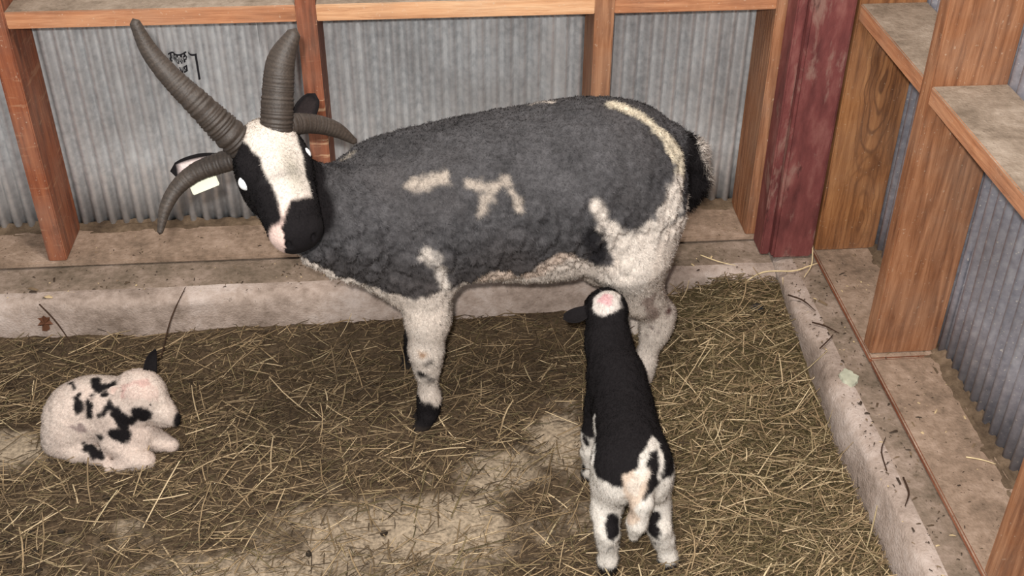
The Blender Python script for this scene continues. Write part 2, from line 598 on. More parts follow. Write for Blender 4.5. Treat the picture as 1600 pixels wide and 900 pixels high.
class Field:
    def __init__(self, lo, hi, h):
        self.lo = np.array(lo, float)
        self.h = h
        self.n = np.ceil((np.array(hi) - self.lo) / h).astype(int) + 1
        self.ax = [self.lo[i] + h * np.arange(self.n[i]) for i in range(3)]
        self.V = np.full(tuple(self.n), 0.15, np.float32)

    def _block(self, lo, hi, m):
        s = []
        for i in range(3):
            a = int(max(0, math.floor((lo[i] - m - self.lo[i]) / self.h)))
            b = int(min(self.n[i], math.ceil((hi[i] + m - self.lo[i]) / self.h) + 1))
            s.append(slice(a, max(a + 1, b)))
        g = np.meshgrid(*[self.ax[i][s[i]] for i in range(3)], indexing='ij')
        return tuple(s), g

    def _merge(self, s, d, k, sub=False):
        a = self.V[s]
        d = d.astype(np.float32)
        if sub:
            d = -d
            h = np.clip(0.5 - 0.5 * (a - d) / k, 0, 1)
            self.V[s] = a * (1 - h) + d * h + k * h * (1 - h)
            return
        h = np.clip(0.5 + 0.5 * (d - a) / k, 0, 1)
        self.V[s] = d * (1 - h) + a * h - k * h * (1 - h)

    def ell(self, c, r, k=0.03, M=None, sub=False):
        """ellipsoid; M rows = local axes"""
        c = np.array(c, float)
        R = max(r)
        s, g = self._block(c - R, c + R, 0.06)
        d = [g[i] - c[i] for i in range(3)]
        if M is not None:
            d = [M[j][0] * d[0] + M[j][1] * d[1] + M[j][2] * d[2] for j in range(3)]
        k0 = np.sqrt((d[0] / r[0]) ** 2 + (d[1] / r[1]) ** 2 + (d[2] / r[2]) ** 2)
        k1 = np.sqrt((d[0] / r[0] ** 2) ** 2 + (d[1] / r[1] ** 2) ** 2 + (d[2] / r[2] ** 2) ** 2)
        self._merge(s, np.where(k1 > 1e-6, k0 * (k0 - 1) / np.maximum(k1, 1e-6), -min(r)), k, sub)

    def cone(self, a, b, ra, rb, k=0.02):
        a = np.array(a, float)
        b = np.array(b, float)
        R = max(ra, rb)
        s, g = self._block(np.minimum(a, b) - R, np.maximum(a, b) + R, 0.05)
        ab = b - a
        L2 = ab @ ab
        t = np.clip(((g[0] - a[0]) * ab[0] + (g[1] - a[1]) * ab[1] + (g[2] - a[2]) * ab[2]) / L2, 0, 1)
        d = np.sqrt((g[0] - a[0] - t * ab[0]) ** 2 + (g[1] - a[1] - t * ab[1]) ** 2 + (g[2] - a[2] - t * ab[2]) ** 2) - (ra + (rb - ra) * t)
        self._merge(s, d, k)

    def chain(self, pts, k=0.02):
        for (p, r), (q, r2) in zip(pts[:-1], pts[1:]):
            self.cone(p, q, r, r2, k)

    def mesh(self):
        V = self.V
        ins = V < 0
        c8 = [(i, j, k) for i in (0, 1) for j in (0, 1) for k in (0, 1)]
        sh = tuple(np.array(V.shape) - 1)
        sub = lambda A, o: A[o[0]:o[0] + sh[0], o[1]:o[1] + sh[1], o[2]:o[2] + sh[2]]
        cnt = sum(sub(ins, o).astype(np.int8) for o in c8)
        act = (cnt > 0) & (cnt < 8)
        I = np.argwhere(act)
        vals = np.stack([V[I[:, 0] + o[0], I[:, 1] + o[1], I[:, 2] + o[2]] for o in c8], 1)
        acc = np.zeros((len(I), 3))
        num = np.zeros(len(I))
        for a in range(8):
            for b in range(a + 1, 8):
                oa, ob = np.array(c8[a]), np.array(c8[b])
                if np.abs(oa - ob).sum() != 1:
                    continue
                va, vb = vals[:, a], vals[:, b]
                mk = (va < 0) != (vb < 0)
                t = np.where(mk, va / np.where(mk, va - vb, 1), 0)
                acc += np.where(mk[:, None], oa + t[:, None] * (ob - oa), 0)
                num += mk
        P = self.lo + self.h * (I + acc / num[:, None])
        idx = np.full(sh, -1, np.int64)
        idx[tuple(I.T)] = np.arange(len(I))
        Q = []
        for ax in range(3):
            o1, o2 = [(1, 2), (2, 0), (0, 1)][ax]
            e = [slice(None)] * 3
            f = [slice(None)] * 3
            e[ax] = slice(0, -1)
            f[ax] = slice(1, None)
            A, B = ins[tuple(e)], ins[tuple(f)]
            E = np.argwhere(A != B)
            E = E[(E[:, o1] > 0) & (E[:, o2] > 0) & (E[:, o1] < sh[o1]) & (E[:, o2] < sh[o2])]
            d1 = np.zeros(3, int)
            d1[o1] = 1
            d2 = np.zeros(3, int)
            d2[o2] = 1
            g = lambda X: idx[tuple(X.T)]
            q = np.stack([g(E - d1 - d2), g(E - d2), g(E), g(E - d1)], 1)
            flip = ~A[tuple(E.T)]
            q[flip] = q[flip][:, ::-1]
            Q.append(q)
        return P, np.concatenate(Q)


def vnormals(P, Q):
    n = np.zeros_like(P)
    fn = np.cross(P[Q[:, 2]] - P[Q[:, 0]], P[Q[:, 3]] - P[Q[:, 1]])
    for i in range(4):
        np.add.at(n, Q[:, i], fn)
    return n / np.maximum(np.linalg.norm(n, axis=1, keepdims=True), 1e-12)


def relax(P, Q, it=2, lam=0.5):
    for _ in range(it):
        s = np.zeros_like(P)
        c = np.zeros(len(P))
        for i in range(4):
            a, b = Q[:, i], Q[:, (i + 1) % 4]
            np.add.at(s, a, P[b])
            np.add.at(c, a, 1)
            np.add.at(s, b, P[a])
            np.add.at(c, b, 1)
        P = P + lam * (s / c[:, None] - P)
    return P


def paint(P, C, strokes, warp=0.006, ws=45, soft=0.004, ragged=0.0):
    """paint coat patches: strokes = (colour, radius, [points...])"""
    Pw = P + warp * np.stack([fbm(P, ws, 2), fbm(P + 7, ws, 2), fbm(P + 13, ws, 2)], -1)
    for col, r, pts in strokes:
        pts = np.atleast_2d(np.array(pts, float))
        d = np.full(len(P), 9.0)
        if len(pts) == 1:
            d = np.linalg.norm(Pw - pts[0], axis=1)
        for a, b in zip(pts[:-1], pts[1:]):
            ab = b - a
            t = np.clip(((Pw - a) @ ab) / max(ab @ ab, 1e-9), 0, 1)
            d = np.minimum(d, np.linalg.norm(Pw - a - t[:, None] * ab, axis=1))
        rr = r * (1 + ragged * fbm(P + r * 50, 26, 3))
        w = sstep(rr + soft, rr - soft, d)[:, None]
        C = C * (1 - w) + np.array(col) * w
    return C


def fur(name, P, Q, N, C, L, count, parent, org, flow=(0, 0, -1), lift=0.45, width=0.0016, vary=0.22, curl=0.5):
    """short hairs as slim curved blades that grow out of the skin (L = hair length per vertex)"""
    T = np.concatenate([Q[:, [0, 1, 2]], Q[:, [0, 2, 3]]])
    A = np.linalg.norm(np.cross(P[T[:, 1]] - P[T[:, 0]], P[T[:, 2]] - P[T[:, 0]]), axis=1)
    A = A * (L[T[:, 0]] > 0.0005)
    ti = rng.choice(len(T), count, p=A / A.sum())
    u = rng.random((count, 2))
    u = np.where(u.sum(1, keepdims=True) > 1, 1 - u, u)
    w = np.stack([1 - u.sum(1), u[:, 0], u[:, 1]], 1)
    t = T[ti]
    ip = lambda X: (X[t] * (w[..., None] if X.ndim == 2 else w)).sum(1)
    p, n, c, l = ip(P), ip(N), ip(C), ip(L)
    n /= np.linalg.norm(n, axis=1, keepdims=True)
    fl = np.array(flow, float)[None] if np.ndim(flow) == 1 else ip(np.asarray(flow))
    fl = fl + rng.normal(0, curl, (count, 3))
    fl = fl - (fl * n).sum(1, keepdims=True) * n
    fl /= np.maximum(np.linalg.norm(fl, axis=1, keepdims=True), 1e-9)
    ln = (l * rng.uniform(0.6, 1.25, count))[:, None]
    side = np.cross(n, fl) * (width * rng.uniform(0.6, 1.3, count))[:, None]
    sn = n + rng.normal(0, 0.22, n.shape)
    sn /= np.linalg.norm(sn, axis=1, keepdims=True)
    r0 = p - n * 0.002
    m1 = p + ln * 0.55 * (fl * 0.6 + n * lift * 1.2)
    tp = p + ln * (fl + n * lift)
    V = np.stack([r0 - side, r0 + side, m1 + side * 0.7, m1 - side * 0.7, tp], 1).reshape(-1, 3)
    b = np.arange(count)[:, None] * 5
    F = np.concatenate([b + [[0, 2, 1]], b + [[0, 3, 2]], b + [[3, 4, 2]]])
    k = rng.uniform(1 - vary, 1 + vary, (count, 1))
    cc = np.repeat(c * k, 5, 0)
    me = mesh_np(name, V - org, F, True, cc)
    try:
        me.normals_split_custom_set_from_vertices(np.repeat(sn, 5, 0).astype(np.float32))
    except Exception as ex:
        print('normals', ex)
    o = obj(name, me, M_FUR, parent)
    o['kind'] = 'stuff'
    return o


def spline(pts, n):
    pts = np.array(pts, float)
    d = np.concatenate([[0], np.cumsum(np.linalg.norm(np.diff(pts[:, :3], axis=0), axis=1))])
    e = np.concatenate([[2 * pts[0] - pts[1]], pts, [2 * pts[-1] - pts[-2]]])
    out = []
    for s in np.linspace(0, d[-1] * 0.99999, n):
        i = int(np.searchsorted(d, s, 'right') - 1)
        t = (s - d[i]) / (d[i + 1] - d[i])
        p0, p1, p2, p3 = e[i], e[i + 1], e[i + 2], e[i + 3]
        out.append(0.5 * (2 * p1 + (p2 - p0) * t + (2 * p0 - 5 * p1 + 4 * p2 - p3) * t * t + (3 * p1 - p0 - 3 * p2 + p3) * t ** 3))
    return np.array(out)


def tube(pts, n, seg, ridge=0.0, rfreq=0, flat=1.0, close=True):
    """pts rows: x, y, z, radius"""
    S = spline(pts, n)
    C, R = S[:, :3], np.maximum(S[:, 3], 0.0004)
    T = np.gradient(C, axis=0)
    T /= np.linalg.norm(T, axis=1, keepdims=True)
    up = np.array([0.13, -0.8, 0.57])
    a = np.cross(T, up)
    a /= np.linalg.norm(a, axis=1, keepdims=True)
    b = np.cross(a, T)
    s = np.linspace(0, 1, n)
    if ridge:
        ph = s * rfreq + 0.45 * np.sin(s * 23) + 0.3 * np.sin(s * 61)
        saw = np.abs((ph % 1.0) - 0.5) * 2
        R = R * (1 + ridge * (saw - 0.5) * np.clip(1.15 - 1.25 * s, 0.08, 1))
    th = np.linspace(0, 2 * np.pi, seg, endpoint=False)
    V = C[:, None] + R[:, None, None] * (np.cos(th)[None, :, None] * a[:, None] + flat * np.sin(th)[None, :, None] * b[:, None])
    V = V.reshape(-1, 3)
    g = np.arange(n * seg).reshape(n, seg)
    g2 = np.roll(g, -1, 1)
    q = np.stack([g[:-1], g2[:-1], g2[1:], g[1:]], -1).reshape(-1, 4)
    if close:
        V = np.concatenate([V, [C[0], C[-1] + T[-1] * R[-1] * 0.8]])
        i0, i1 = n * seg, n * seg + 1
        cap0 = np.stack([g2[0], g[0], np.full(seg, i0), np.full(seg, i0)], -1)
        cap1 = np.stack([g[-1], g2[-1], np.full(seg, i1), np.full(seg, i1)], -1)
        return V, q, np.concatenate([cap0, cap1])[:, :3], s
    return V, q, None, s


def mixed_mesh(name, V, Q, T, color=None, org=(0, 0, 0)):
    me = bpy.data.meshes.new(name)
    faces = [tuple(int(i) for i in f) for f in Q] + ([tuple(int(i) for i in f) for f in T] if T is not None else [])
    me.from_pydata([tuple(v) for v in np.asarray(V) - np.array(org)], [], faces)
    me.polygons.foreach_set('use_smooth', np.ones(len(faces), bool))
    if color is not None:
        a = me.color_attributes.new('coat', 'FLOAT_COLOR', 'POINT')
        c4 = np.ones((len(V), 4), np.float32)
        c4[:, :3] = color
        a.data.foreach_set('color', c4.ravel())
    return me


def ear_mesh(base, tip, wid, nrm, cup=0.25, n=12, m_=9, point=False):
    """leaf-shaped cupped ear with thickness; returns V, Q and the inside mask"""
    base, tip, nrm = [np.array(v, float) for v in (base, tip, nrm)]
    ax = tip - base
    L = np.linalg.norm(ax)
    ax /= L
    nrm = nrm - (nrm @ ax) * ax
    nrm /= np.linalg.norm(nrm)
    sd = np.cross(ax, nrm)
    V = []
    ins = []
    for layer in (0, 1):
        for i in range(n):
            s = i / (n - 1)
            hw = wid * (0.42 + 0.58 * math.sin(min(1, s / 0.55) * math.pi / 2)) * math.sqrt(max(0.0, 1 - max(0, (s - 0.45) / 0.55) ** 2.2)) + 0.0004
            if point:
                hw = wid * (1 - s) ** 0.85 * (0.85 + 0.6 * s) + 0.0004
            for j in range(m_):
                t = -1 + 2 * j / (m_ - 1)
                th = 0.0022 * (1 - t * t) * (1 - s * 0.7) + 0.0003
                p = base + ax * L * s + sd * hw * t + nrm * (cup * hw * t * t * (1 + 0.4 * (1 - s)) - 0.012 * math.sin(s * 2.6)) + nrm * (th if layer == 0 else -th)
                V.append(p)
                ins.append(layer == 0 and abs(t) < 0.72 and s < 0.86)
    V = np.array(V)
    g = np.arange(n * m_).reshape(n, m_)
    q1 = np.stack([g[:-1, :-1], g[1:, :-1], g[1:, 1:], g[:-1, 1:]], -1).reshape(-1, 4)
    q2 = (q1 + n * m_)[:, ::-1]
    e = np.concatenate([g[0], g[1:, -1], g[-1, ::-1][1:], g[::-1, 0][1:-1]])
    e2 = np.roll(e, -1)
    q3 = np.stack([e, e2, e2 + n * m_, e + n * m_], -1)
    return V, np.concatenate([q1, q2, q3]), np.array(ins)


def eyeball(name, c, r, mat, parent, org, nrm=None):
    bm = bmesh.new()
    bmesh.ops.create_uvsphere(bm, u_segments=20, v_segments=12, radius=r)
    for f in bm.faces:
        f.smooth = True
    me = bpy.data.meshes.new(name)
    bm.to_mesh(me)
    bm.free()
    return obj(name, me, mat, parent, tuple(np.array(c) - np.array(org)))


WHITE = srgb3(206, 195, 184)
PINKW = srgb3(206, 176, 162)
BLACK = srgb3(26, 23, 24)
GREY = srgb3(75, 73, 74)
PINK = srgb3(198, 166, 156)

# ------------------------------------------------------------------ ewe
EO = np.array([0.50, -0.45, 0.0])
ewe = tag(empty('ewe', tuple(EO)), 'large horned ewe, dark grey and white, standing side-on in the pen', 'sheep')
r_, u_, f_ = [np.array(v) for v in (CR, CU, CF)]
HF = 0.37 * r_ - 0.92 * u_ - 0.26 * f_
HF /= np.linalg.norm(HF)
HN = -f_ + 0.34 * r_
HN -= (HN @ HF) * HF
HN /= np.linalg.norm(HN)
HL = np.cross(HF, HN)          # lateral
if HL @ r_ > 0:
    HL = -HL                   # towards the ewe's right cheek (away from her body)
HM = np.array([HF, HL, HN])
HO = np.array([0.036, -0.648, 0.668]) - 0.078 * HF


def hp(a, l, n):
    return HO + a * HF + l * HL + n * HN


def build_ewe():
    F = Field((-0.16, -0.82, -0.01), (0.90, -0.20, 0.80), 0.0042)
    k = 0.07
    for x, y, z, rx, ry, rz in ((0.220, -0.470, 0.455, 0.115, 0.125, 0.142), (0.34, -0.46, 0.468, 0.17, 0.155, 0.157), (0.49, -0.445, 0.482, 0.18, 0.168, 0.160), (0.625, -0.432, 0.500, 0.155, 0.150, 0.153), (0.708, -0.425, 0.495, 0.085, 0.115, 0.117)):
        F.ell((x, y, z), (rx, ry, rz), k if x > 0.22 else 0.001)
    F.ell((0.175, -0.485, 0.405), (0.065, 0.08, 0.085), 0.05)         # brisket
    F.ell((0.53, -0.44, 0.345), (0.13, 0.10, 0.045), 0.05)           # belly
    # shoulders, thighs
    F.ell((0.255, -0.565, 0.41), (0.075, 0.045, 0.11), 0.05)
    F.ell((0.25, -0.375, 0.41), (0.075, 0.045, 0.11), 0.05)
    F.ell((0.690, -0.515, 0.43), (0.090, 0.062, 0.125), 0.05)
    F.ell((0.715, -0.345, 0.42), (0.080, 0.062, 0.125), 0.05)
    # neck
    F.chain([((0.205, -0.475, 0.470), 0.112), ((0.135, -0.545, 0.488), 0.090), ((0.062, -0.605, 0.585), 0.066)], 0.05)
    # legs
    F.chain([((0.285, -0.565, 0.37), 0.055), ((0.283, -0.578, 0.28), 0.041), ((0.277, -0.588, 0.205), 0.030), ((0.277, -0.590, 0.165), 0.021), ((0.279, -0.588, 0.085), 0.0185), ((0.276, -0.588, 0.055), 0.024)], 0.025)
    F.chain([((0.262, -0.375, 0.36), 0.052), ((0.256, -0.37, 0.20), 0.029), ((0.256, -0.372, 0.165), 0.02), ((0.254, -0.375, 0.085), 0.0185), ((0.25, -0.38, 0.055), 0.024)], 0.025)
    F.chain([((0.685, -0.53, 0.37), 0.078), ((0.710, -0.515, 0.275), 0.044), ((0.758, -0.50, 0.205), 0.030), ((0.753, -0.505, 0.17), 0.0250), ((0.733, -0.517, 0.09), 0.0195), ((0.726, -0.525, 0.055), 0.025)], 0.03)
    F.chain([((0.728, -0.335, 0.36), 0.075), ((0.758, -0.325, 0.275), 0.045), ((0.765, -0.318, 0.205), 0.030), ((0.758, -0.323, 0.17), 0.0245), ((0.742, -0.333, 0.09), 0.0195), ((0.736, -0.34, 0.055), 0.025)], 0.03)
    # cloven hooves
    for x, y in ((0.272, -0.588), (0.246, -0.384), (0.721, -0.53), (0.730, -0.345)):
        for s in (-1, 1):
            F.cone((x + 0.004, y + s * 0.013, 0.045), (x - 0.014, y + s * 0.015, 0.016), 0.016, 0.017, 0.006)
    # udder
    F.ell((0.645, -0.44, 0.305), (0.055, 0.06, 0.05), 0.03)
    # tail
    F.chain([((0.772, -0.418, 0.568), 0.028), ((0.808, -0.415, 0.528), 0.032), ((0.820, -0.415, 0.470), 0.032), ((0.815, -0.415, 0.425), 0.018)], 0.02)
    # head
    F.ell(hp(0.055, 0, -0.022), (0.068, 0.057, 0.060), 0.03, HM)
    F.chain([(hp(0.05, 0, -0.012), 0.052), (hp(0.11, 0, -0.004), 0.047), (hp(0.165, 0, -0.008), 0.042), (hp(0.192, 0, -0.016), 0.039)], 0.03)
    F.ell(hp(0.200, 0, -0.022), (0.028, 0.043, 0.037), 0.015, HM)
    F.chain([(hp(0.065, 0, -0.068), 0.038), (hp(0.13, 0, -0.052), 0.032), (hp(0.188, 0, -0.046), 0.024)], 0.03)
    for s in (-1, 1):
        F.ell(hp(0.078, s * 0.046, 0.006), (0.026, 0.015, 0.020), 0.015, HM)       # brow
        F.ell(hp(0.085, s * 0.042, -0.045), (0.045, 0.018, 0.035), 0.02, HM)       # cheek
        F.ell(hp(0.212, s * 0.020, -0.004), (0.012, 0.011, 0.012), 0.01, HM)       # nostril wing
        F.ell(hp(0.220, s * 0.021, -0.002), (0.007, 0.005, 0.009), 0.006, HM, True)
    F.ell(hp(0.216, 0, -0.040), (0.012, 0.028, 0.0035), 0.006, HM, True)           # mouth line
    P, Q = F.mesh()
    P = relax(P, Q, 2)
    return P, Q


EP, EQ = build_ewe()
EN = vnormals(EP, EQ)
# head-local coordinates, wool mask
hl = (EP - HO) @ HM.T
hd = np.minimum(np.linalg.norm((hl - [0.06, 0, -0.03]) / [1.25, 1, 1], axis=1), np.linalg.norm((hl - [0.17, 0, -0.03]), axis=1))
is_head = sstep(0.105, 0.085, hd)
is_head[EP[:, 0] > 0.16] = 0
leg = sstep(0.34, 0.27, EP[:, 2]) * (is_head < 0.5)
wool = np.clip(1 - is_head - leg, 0, 1)
tail = sstep(0.783, 0.793, EP[:, 0] + 0.12 * (0.5 - EP[:, 2])) * (np.abs(EP[:, 1] + 0.415) < 0.055) * (EP[:, 2] > 0.38)
# fleece relief: broad locks plus vertical cracks lower down
low = sstep(0.60, 0.45, EP[:, 2])
pp = EP * [1, 1, 0.5]
r1 = np.abs(fbm(pp, 46, 2)) ** 0.7
r2 = np.abs(fbm(EP + 3, 75, 2)) ** 0.7
thin_ = np.clip(1 - 0.85 * sstep(0.64, 0.70, EP[:, 0]) * sstep(0.46, 0.42, EP[:, 2]) - 0.7 * sstep(0.38, 0.35, EP[:, 2]), 0.1, 1)
r3 = np.abs(fbm(EP + 8, 120, 2)) ** 0.7
lock = (fbm(EP, 12, 2) * 0.002 + (r1 - 0.35) * (0.003 + 0.015 * low) + (r2 - 0.35) * (0.004 + 0.004 * low) + (r3 - 0.35) * 0.005) * thin_
EP = EP + EN * (lock * wool + 0.0012 * fbm(EP, 60, 2) * (1 - wool))[:, None]
EN = vnormals(EP, EQ)
EC = np.tile(GREY, (len(EP), 1)) * (1 + 0.40 * fbm(EP, 18, 3) + 0.35 * fbm(EP, 110, 2))[:, None]
brownish = (sstep(0.50, 0.36, EP[:, 2]) * 0.4 + 0.35 * np.clip(fbm(EP + 6, 9, 2), 0, 1))[:, None]
EC = EC * (1 - brownish) + srgb3(66, 58, 54) * brownish
W_ = lambda: WHITE
# <EWE_STROKES>
EWE_STROKES = [
    (srgb3(166, 154, 142), 0.0120, [(0.273, -0.565, 0.577), (0.325, -0.566, 0.586)]),
    (srgb3(166, 154, 142), 0.0095, [(0.371, -0.575, 0.58), (0.399, -0.589, 0.563), (0.394, -0.61, 0.53)]),
    (srgb3(166, 154, 142), 0.0085, [(0.399, -0.589, 0.562), (0.439, -0.574, 0.583), (0.459, -0.601, 0.546)]),
    (srgb3(206, 194, 172), 0.0150, [(0.65, -0.431, 0.651), (0.698, -0.454, 0.642), (0.738, -0.481, 0.614), (0.762, -0.496, 0.58)]),
    (srgb3(206, 194, 172), 0.0180, [(0.756, -0.487, 0.596), (0.771, -0.502, 0.563), (0.766, -0.538, 0.535)]),
    (WHITE, 0.0220, [(0.766, -0.538, 0.535), (0.748, -0.562, 0.494), (0.708, -0.582, 0.451)]),
    (WHITE, 0.0140, [(0.601, -0.596, 0.527), (0.619, -0.592, 0.487)]),
    (WHITE, 0.0220, [(0.626, -0.593, 0.473), (0.658, -0.594, 0.44)]),
    (WHITE, 0.0420, [(0.679, -0.596, 0.425), (0.672, -0.606, 0.366)]),
    (WHITE, 0.0090, [(0.288, -0.62, 0.462), (0.313, -0.614, 0.419), (0.317, -0.613, 0.375)]),
    (WHITE, 0.0070, [(0.507, -0.383, 0.636), (0.535, -0.394, 0.642)]),
    (srgb3(170, 160, 146), 0.0060, [(0.14, -0.484, 0.584), (0.155, -0.471, 0.589)]),
    (srgb3(200, 180, 164), 0.0200, [(0.404, -0.581, 0.374), (0.486, -0.566, 0.37), (0.541, -0.591, 0.418)]),
    (srgb3(40, 38, 40), 0.0220, [(0.599, -0.595, 0.461), (0.614, -0.579, 0.41)]),
    (srgb3(140, 104, 72), 0.0070, [(0.274, -0.62, 0.229)]),
    (BLACK, 0.0085, [(0.279, -0.623, 0.206)]),
    (BLACK, 0.0100, [(0.265, -0.615, 0.166)]),
    (BLACK, 0.0080, [(0.282, -0.615, 0.153)]),
    (srgb3(150, 132, 122), 0.0160, [(0.721, -0.571, 0.293), (0.736, -0.549, 0.237)]),
    (srgb3(96, 78, 74), 0.0060, [(0.74, -0.536, 0.203)]),
    (srgb3(96, 78, 74), 0.0050, [(0.728, -0.528, 0.172)]),
    (srgb3(96, 78, 74), 0.0050, [(0.754, -0.539, 0.188)]),
    (srgb3(80, 44, 40), 0.0100, [(0.773, -0.528, 0.231)]),
]
# </EWE_STROKES>


def ewe_coat():
    global EC
    C = EC
    wn = 0.012 * fbm(EP, 30, 3)
    # white underside of neck, brisket, belly and legs
    zl = np.interp(EP[:, 0], [-0.1, 0.05, 0.13, 0.2, 0.26, 0.30, 0.36, 0.48, 0.56, 0.62, 0.66, 0.70, 0.78, 0.85], [0.54, 0.475, 0.412, 0.366, 0.352, 0.366, 0.365, 0.388, 0.412, 0.390, 0.425, 0.458, 0.47, 0.49])
    w = sstep(0.006, -0.006, EP[:, 2] + wn - zl)[:, None] * (1 - is_head)[:, None]
    dirty = (0.5 + 0.5 * fbm(EP, 12, 3))[:, None]
    wc = WHITE * (1 - 0.35 * dirty) + srgb3(190, 168, 150) * 0.35 * dirty
    C = C * (1 - w) + wc * w
    C = paint(EP, C, EWE_STROKES, 0.013, 48, 0.008, 0.55)
    farleg = sstep(-0.415, -0.400, EP[:, 1]) * sstep(0.66, 0.69, EP[:, 0]) * sstep(0.46, 0.44, EP[:, 2]) * sstep(0.20, 0.22, EP[:, 2])
    C = C * (1 - farleg[:, None]) + srgb3(34, 30, 31) * farleg[:, None]
    ff = sstep(-0.45, -0.44, EP[:, 1]) * (EP[:, 0] < 0.4) * sstep(0.36, 0.34, EP[:, 2]) * (is_head < 0.5)
    C = C * (1 - ff[:, None]) + srgb3(36, 32, 32) * ff[:, None]
    # head: white blaze, black cheeks, black muzzle on one side
    a, l, n = hl.T
    wv = 0.006 * fbm(EP, 50, 3)
    hw = np.tile(WHITE, (len(EP), 1))
    smear = np.exp(-(((a - 0.115) / 0.04) ** 2 + ((l + 0.018) / 0.016) ** 2))[:, None] * 0.65
    hw = hw * (1 - smear) + srgb3(130, 124, 108) * smear
    pk = (sstep(0.15, 0.20, a) * 0.6)[:, None]
    hw = hw * (1 - pk) + srgb3(226, 186, 174) * pk
    edge_l = np.interp(a, [-0.05, 0.02, 0.05, 0.09, 0.14, 0.19, 0.22], [0.06, 0.045, 0.036, 0.026, 0.022, 0.024, 0.035])
    bl = sstep(-0.003, 0.003, l + wv - edge_l) * sstep(0.012, 0.022, a + wv) * sstep(0.197, 0.187, a + wv)
    edge_r = np.interp(a, [0.0, 0.05, 0.10, 0.15], [0.055, 0.047, 0.043, 0.036])
    br = sstep(-0.003, 0.003, -l + wv - edge_r) * sstep(0.012, 0.022, a + wv)
    bn = sstep(-0.004, 0.004, (a + wv) - np.interp(l, [-0.05, 0.0, 0.012, 0.026, 0.032], [0.160, 0.166, 0.180, 0.196, 0.26]))
    bn = np.maximum(bn, sstep(0.006, -0.006, np.linalg.norm(hl - [0.222, -0.006, -0.02], axis=1) + wv - 0.026))
    bk = np.maximum(np.maximum(bl, br), bn)[:, None]
    hc = hw * (1 - bk) + BLACK * bk
    ih = is_head[:, None]
    C = C * (1 - ih) + hc * ih
    # tail black, with a pale far edge
    C = C * (1 - tail[:, None]) + BLACK * tail[:, None]
    tw = tail * sstep(0.002, 0.010, EP[:, 0] - np.interp(EP[:, 2], [0.41, 0.48, 0.56], [0.853, 0.844, 0.816]))
    C = C * (1 - tw[:, None]) + WHITE * tw[:, None]
    fb = sstep(0.092, 0.084, EP[:, 2] + 0.02 * fbm(EP, 40, 2) + 0.5 * np.clip(EP[:, 0] - 0.282, 0, 1)) * (EP[:, 0] < 0.4) * (EP[:, 2] < 0.2)
    C = C * (1 - fb[:, None]) + BLACK * fb[:, None]
    # dark hooves
    hf = sstep(0.036, 0.026, EP[:, 2])[:, None]
    return C * (1 - hf) + srgb3(44, 38, 34) * hf


EC = ewe_coat()
ears_V, ears_Q, ears_C = [], [], []
off = len(EP)
for b_, t_, wd_, nr, ci, co in (
        ((-0.040, -0.592, 0.648), (-0.157, -0.583, 0.628), 0.023, -f_, srgb3(226, 206, 200), BLACK),
        ((0.066, -0.575, 0.690), (0.107, -0.538, 0.746), 0.021, -f_ + 0.6 * r_, srgb3(40, 34, 34), BLACK)):
    v_, q_, in_ = ear_mesh(b_, t_, wd_, nr)
    ears_V.append(v_)
    ears_Q.append(q_ + off)
    off += len(v_)
    cc = np.where(in_[:, None], ci, co)
    dd = np.linalg.norm(v_ - np.array(b_), axis=1)
    ears_C.append(cc)
body_me = mesh_np('ewe_body', np.concatenate([EP] + ears_V) - EO, np.concatenate([EQ] + ears_Q), True, np.concatenate([EC] + ears_C))
ewe_body = obj('body', body_me, M_COAT, ewe)
# fleece and short face and leg hair
flowE = np.tile([0.35, 0, -1.0], (len(EP), 1)) * (1 - is_head)[:, None] + HF * is_head[:, None]
LE = 0.0065 * wool + 0.006 * leg + 0.0045 * is_head + 0.012 * tail
LE = np.where(EP[:, 2] < 0.04, 0, LE)
LE = np.where((hl[:, 0] > 0.195) & (is_head > 0.5), 0, LE)
fur('fleece', EP, EQ, EN, EC, LE, 130000, ewe, EO, flowE, 0.45, 0.0007, 0.36, 0.9)


def horn(pts, ridge, rf, label):
    V, Q, T, s = tube(pts, 150, 22, ridge, rf, 0.86)
    t = np.repeat(s, 22)
    t = np.concatenate([t, [0, 1]])
    c0, c1 = srgb3(42, 34, 29), srgb3(62, 53, 46)
    C = c0 + (c1 - c0) * (0.5 + 0.5 * np.sin(t * 1.5))[:, None]
    C = C * (1 + 0.15 * np.sin(t * rf * 2 * np.pi))[:, None] * (1 + 0.2 * fbm(V, 90, 2))[:, None]
    o = obj('horn', mixed_mesh('horn', V, Q, T, C, EO), M_HORN, ewe)
    o['label'] = label
    return o


horn([(-0.010, -0.625, 0.688, 0.027), (-0.040, -0.628, 0.726, 0.0265), (-0.079, -0.625, 0.776, 0.0225), (-0.117, -0.615, 0.819, 0.0185), (-0.147, -0.605, 0.863, 0.0145), (-0.163, -0.60, 0.910, 0.0085)], 0.16, 34, 'long ridged upper horn sweeping up and outward')
horn([(0.036, -0.620, 0.688, 0.028), (0.044, -0.610, 0.735, 0.0275), (0.050, -0.590, 0.783, 0.0265), (0.059, -0.575, 0.827, 0.0235), (0.083, -0.56, 0.868, 0.0115)], 0.10, 26, 'thick upright upper horn with blunt tip')
horn([(-0.020, -0.615, 0.668, 0.019), (-0.062, -0.612, 0.656, 0.0185), (-0.106, -0.615, 0.640, 0.0165), (-0.139, -0.63, 0.618, 0.0135), (-0.159, -0.65, 0.59, 0.0105), (-0.170, -0.67, 0.556, 0.005)], 0.08, 26, 'slender lower horn curling down past the cheek')
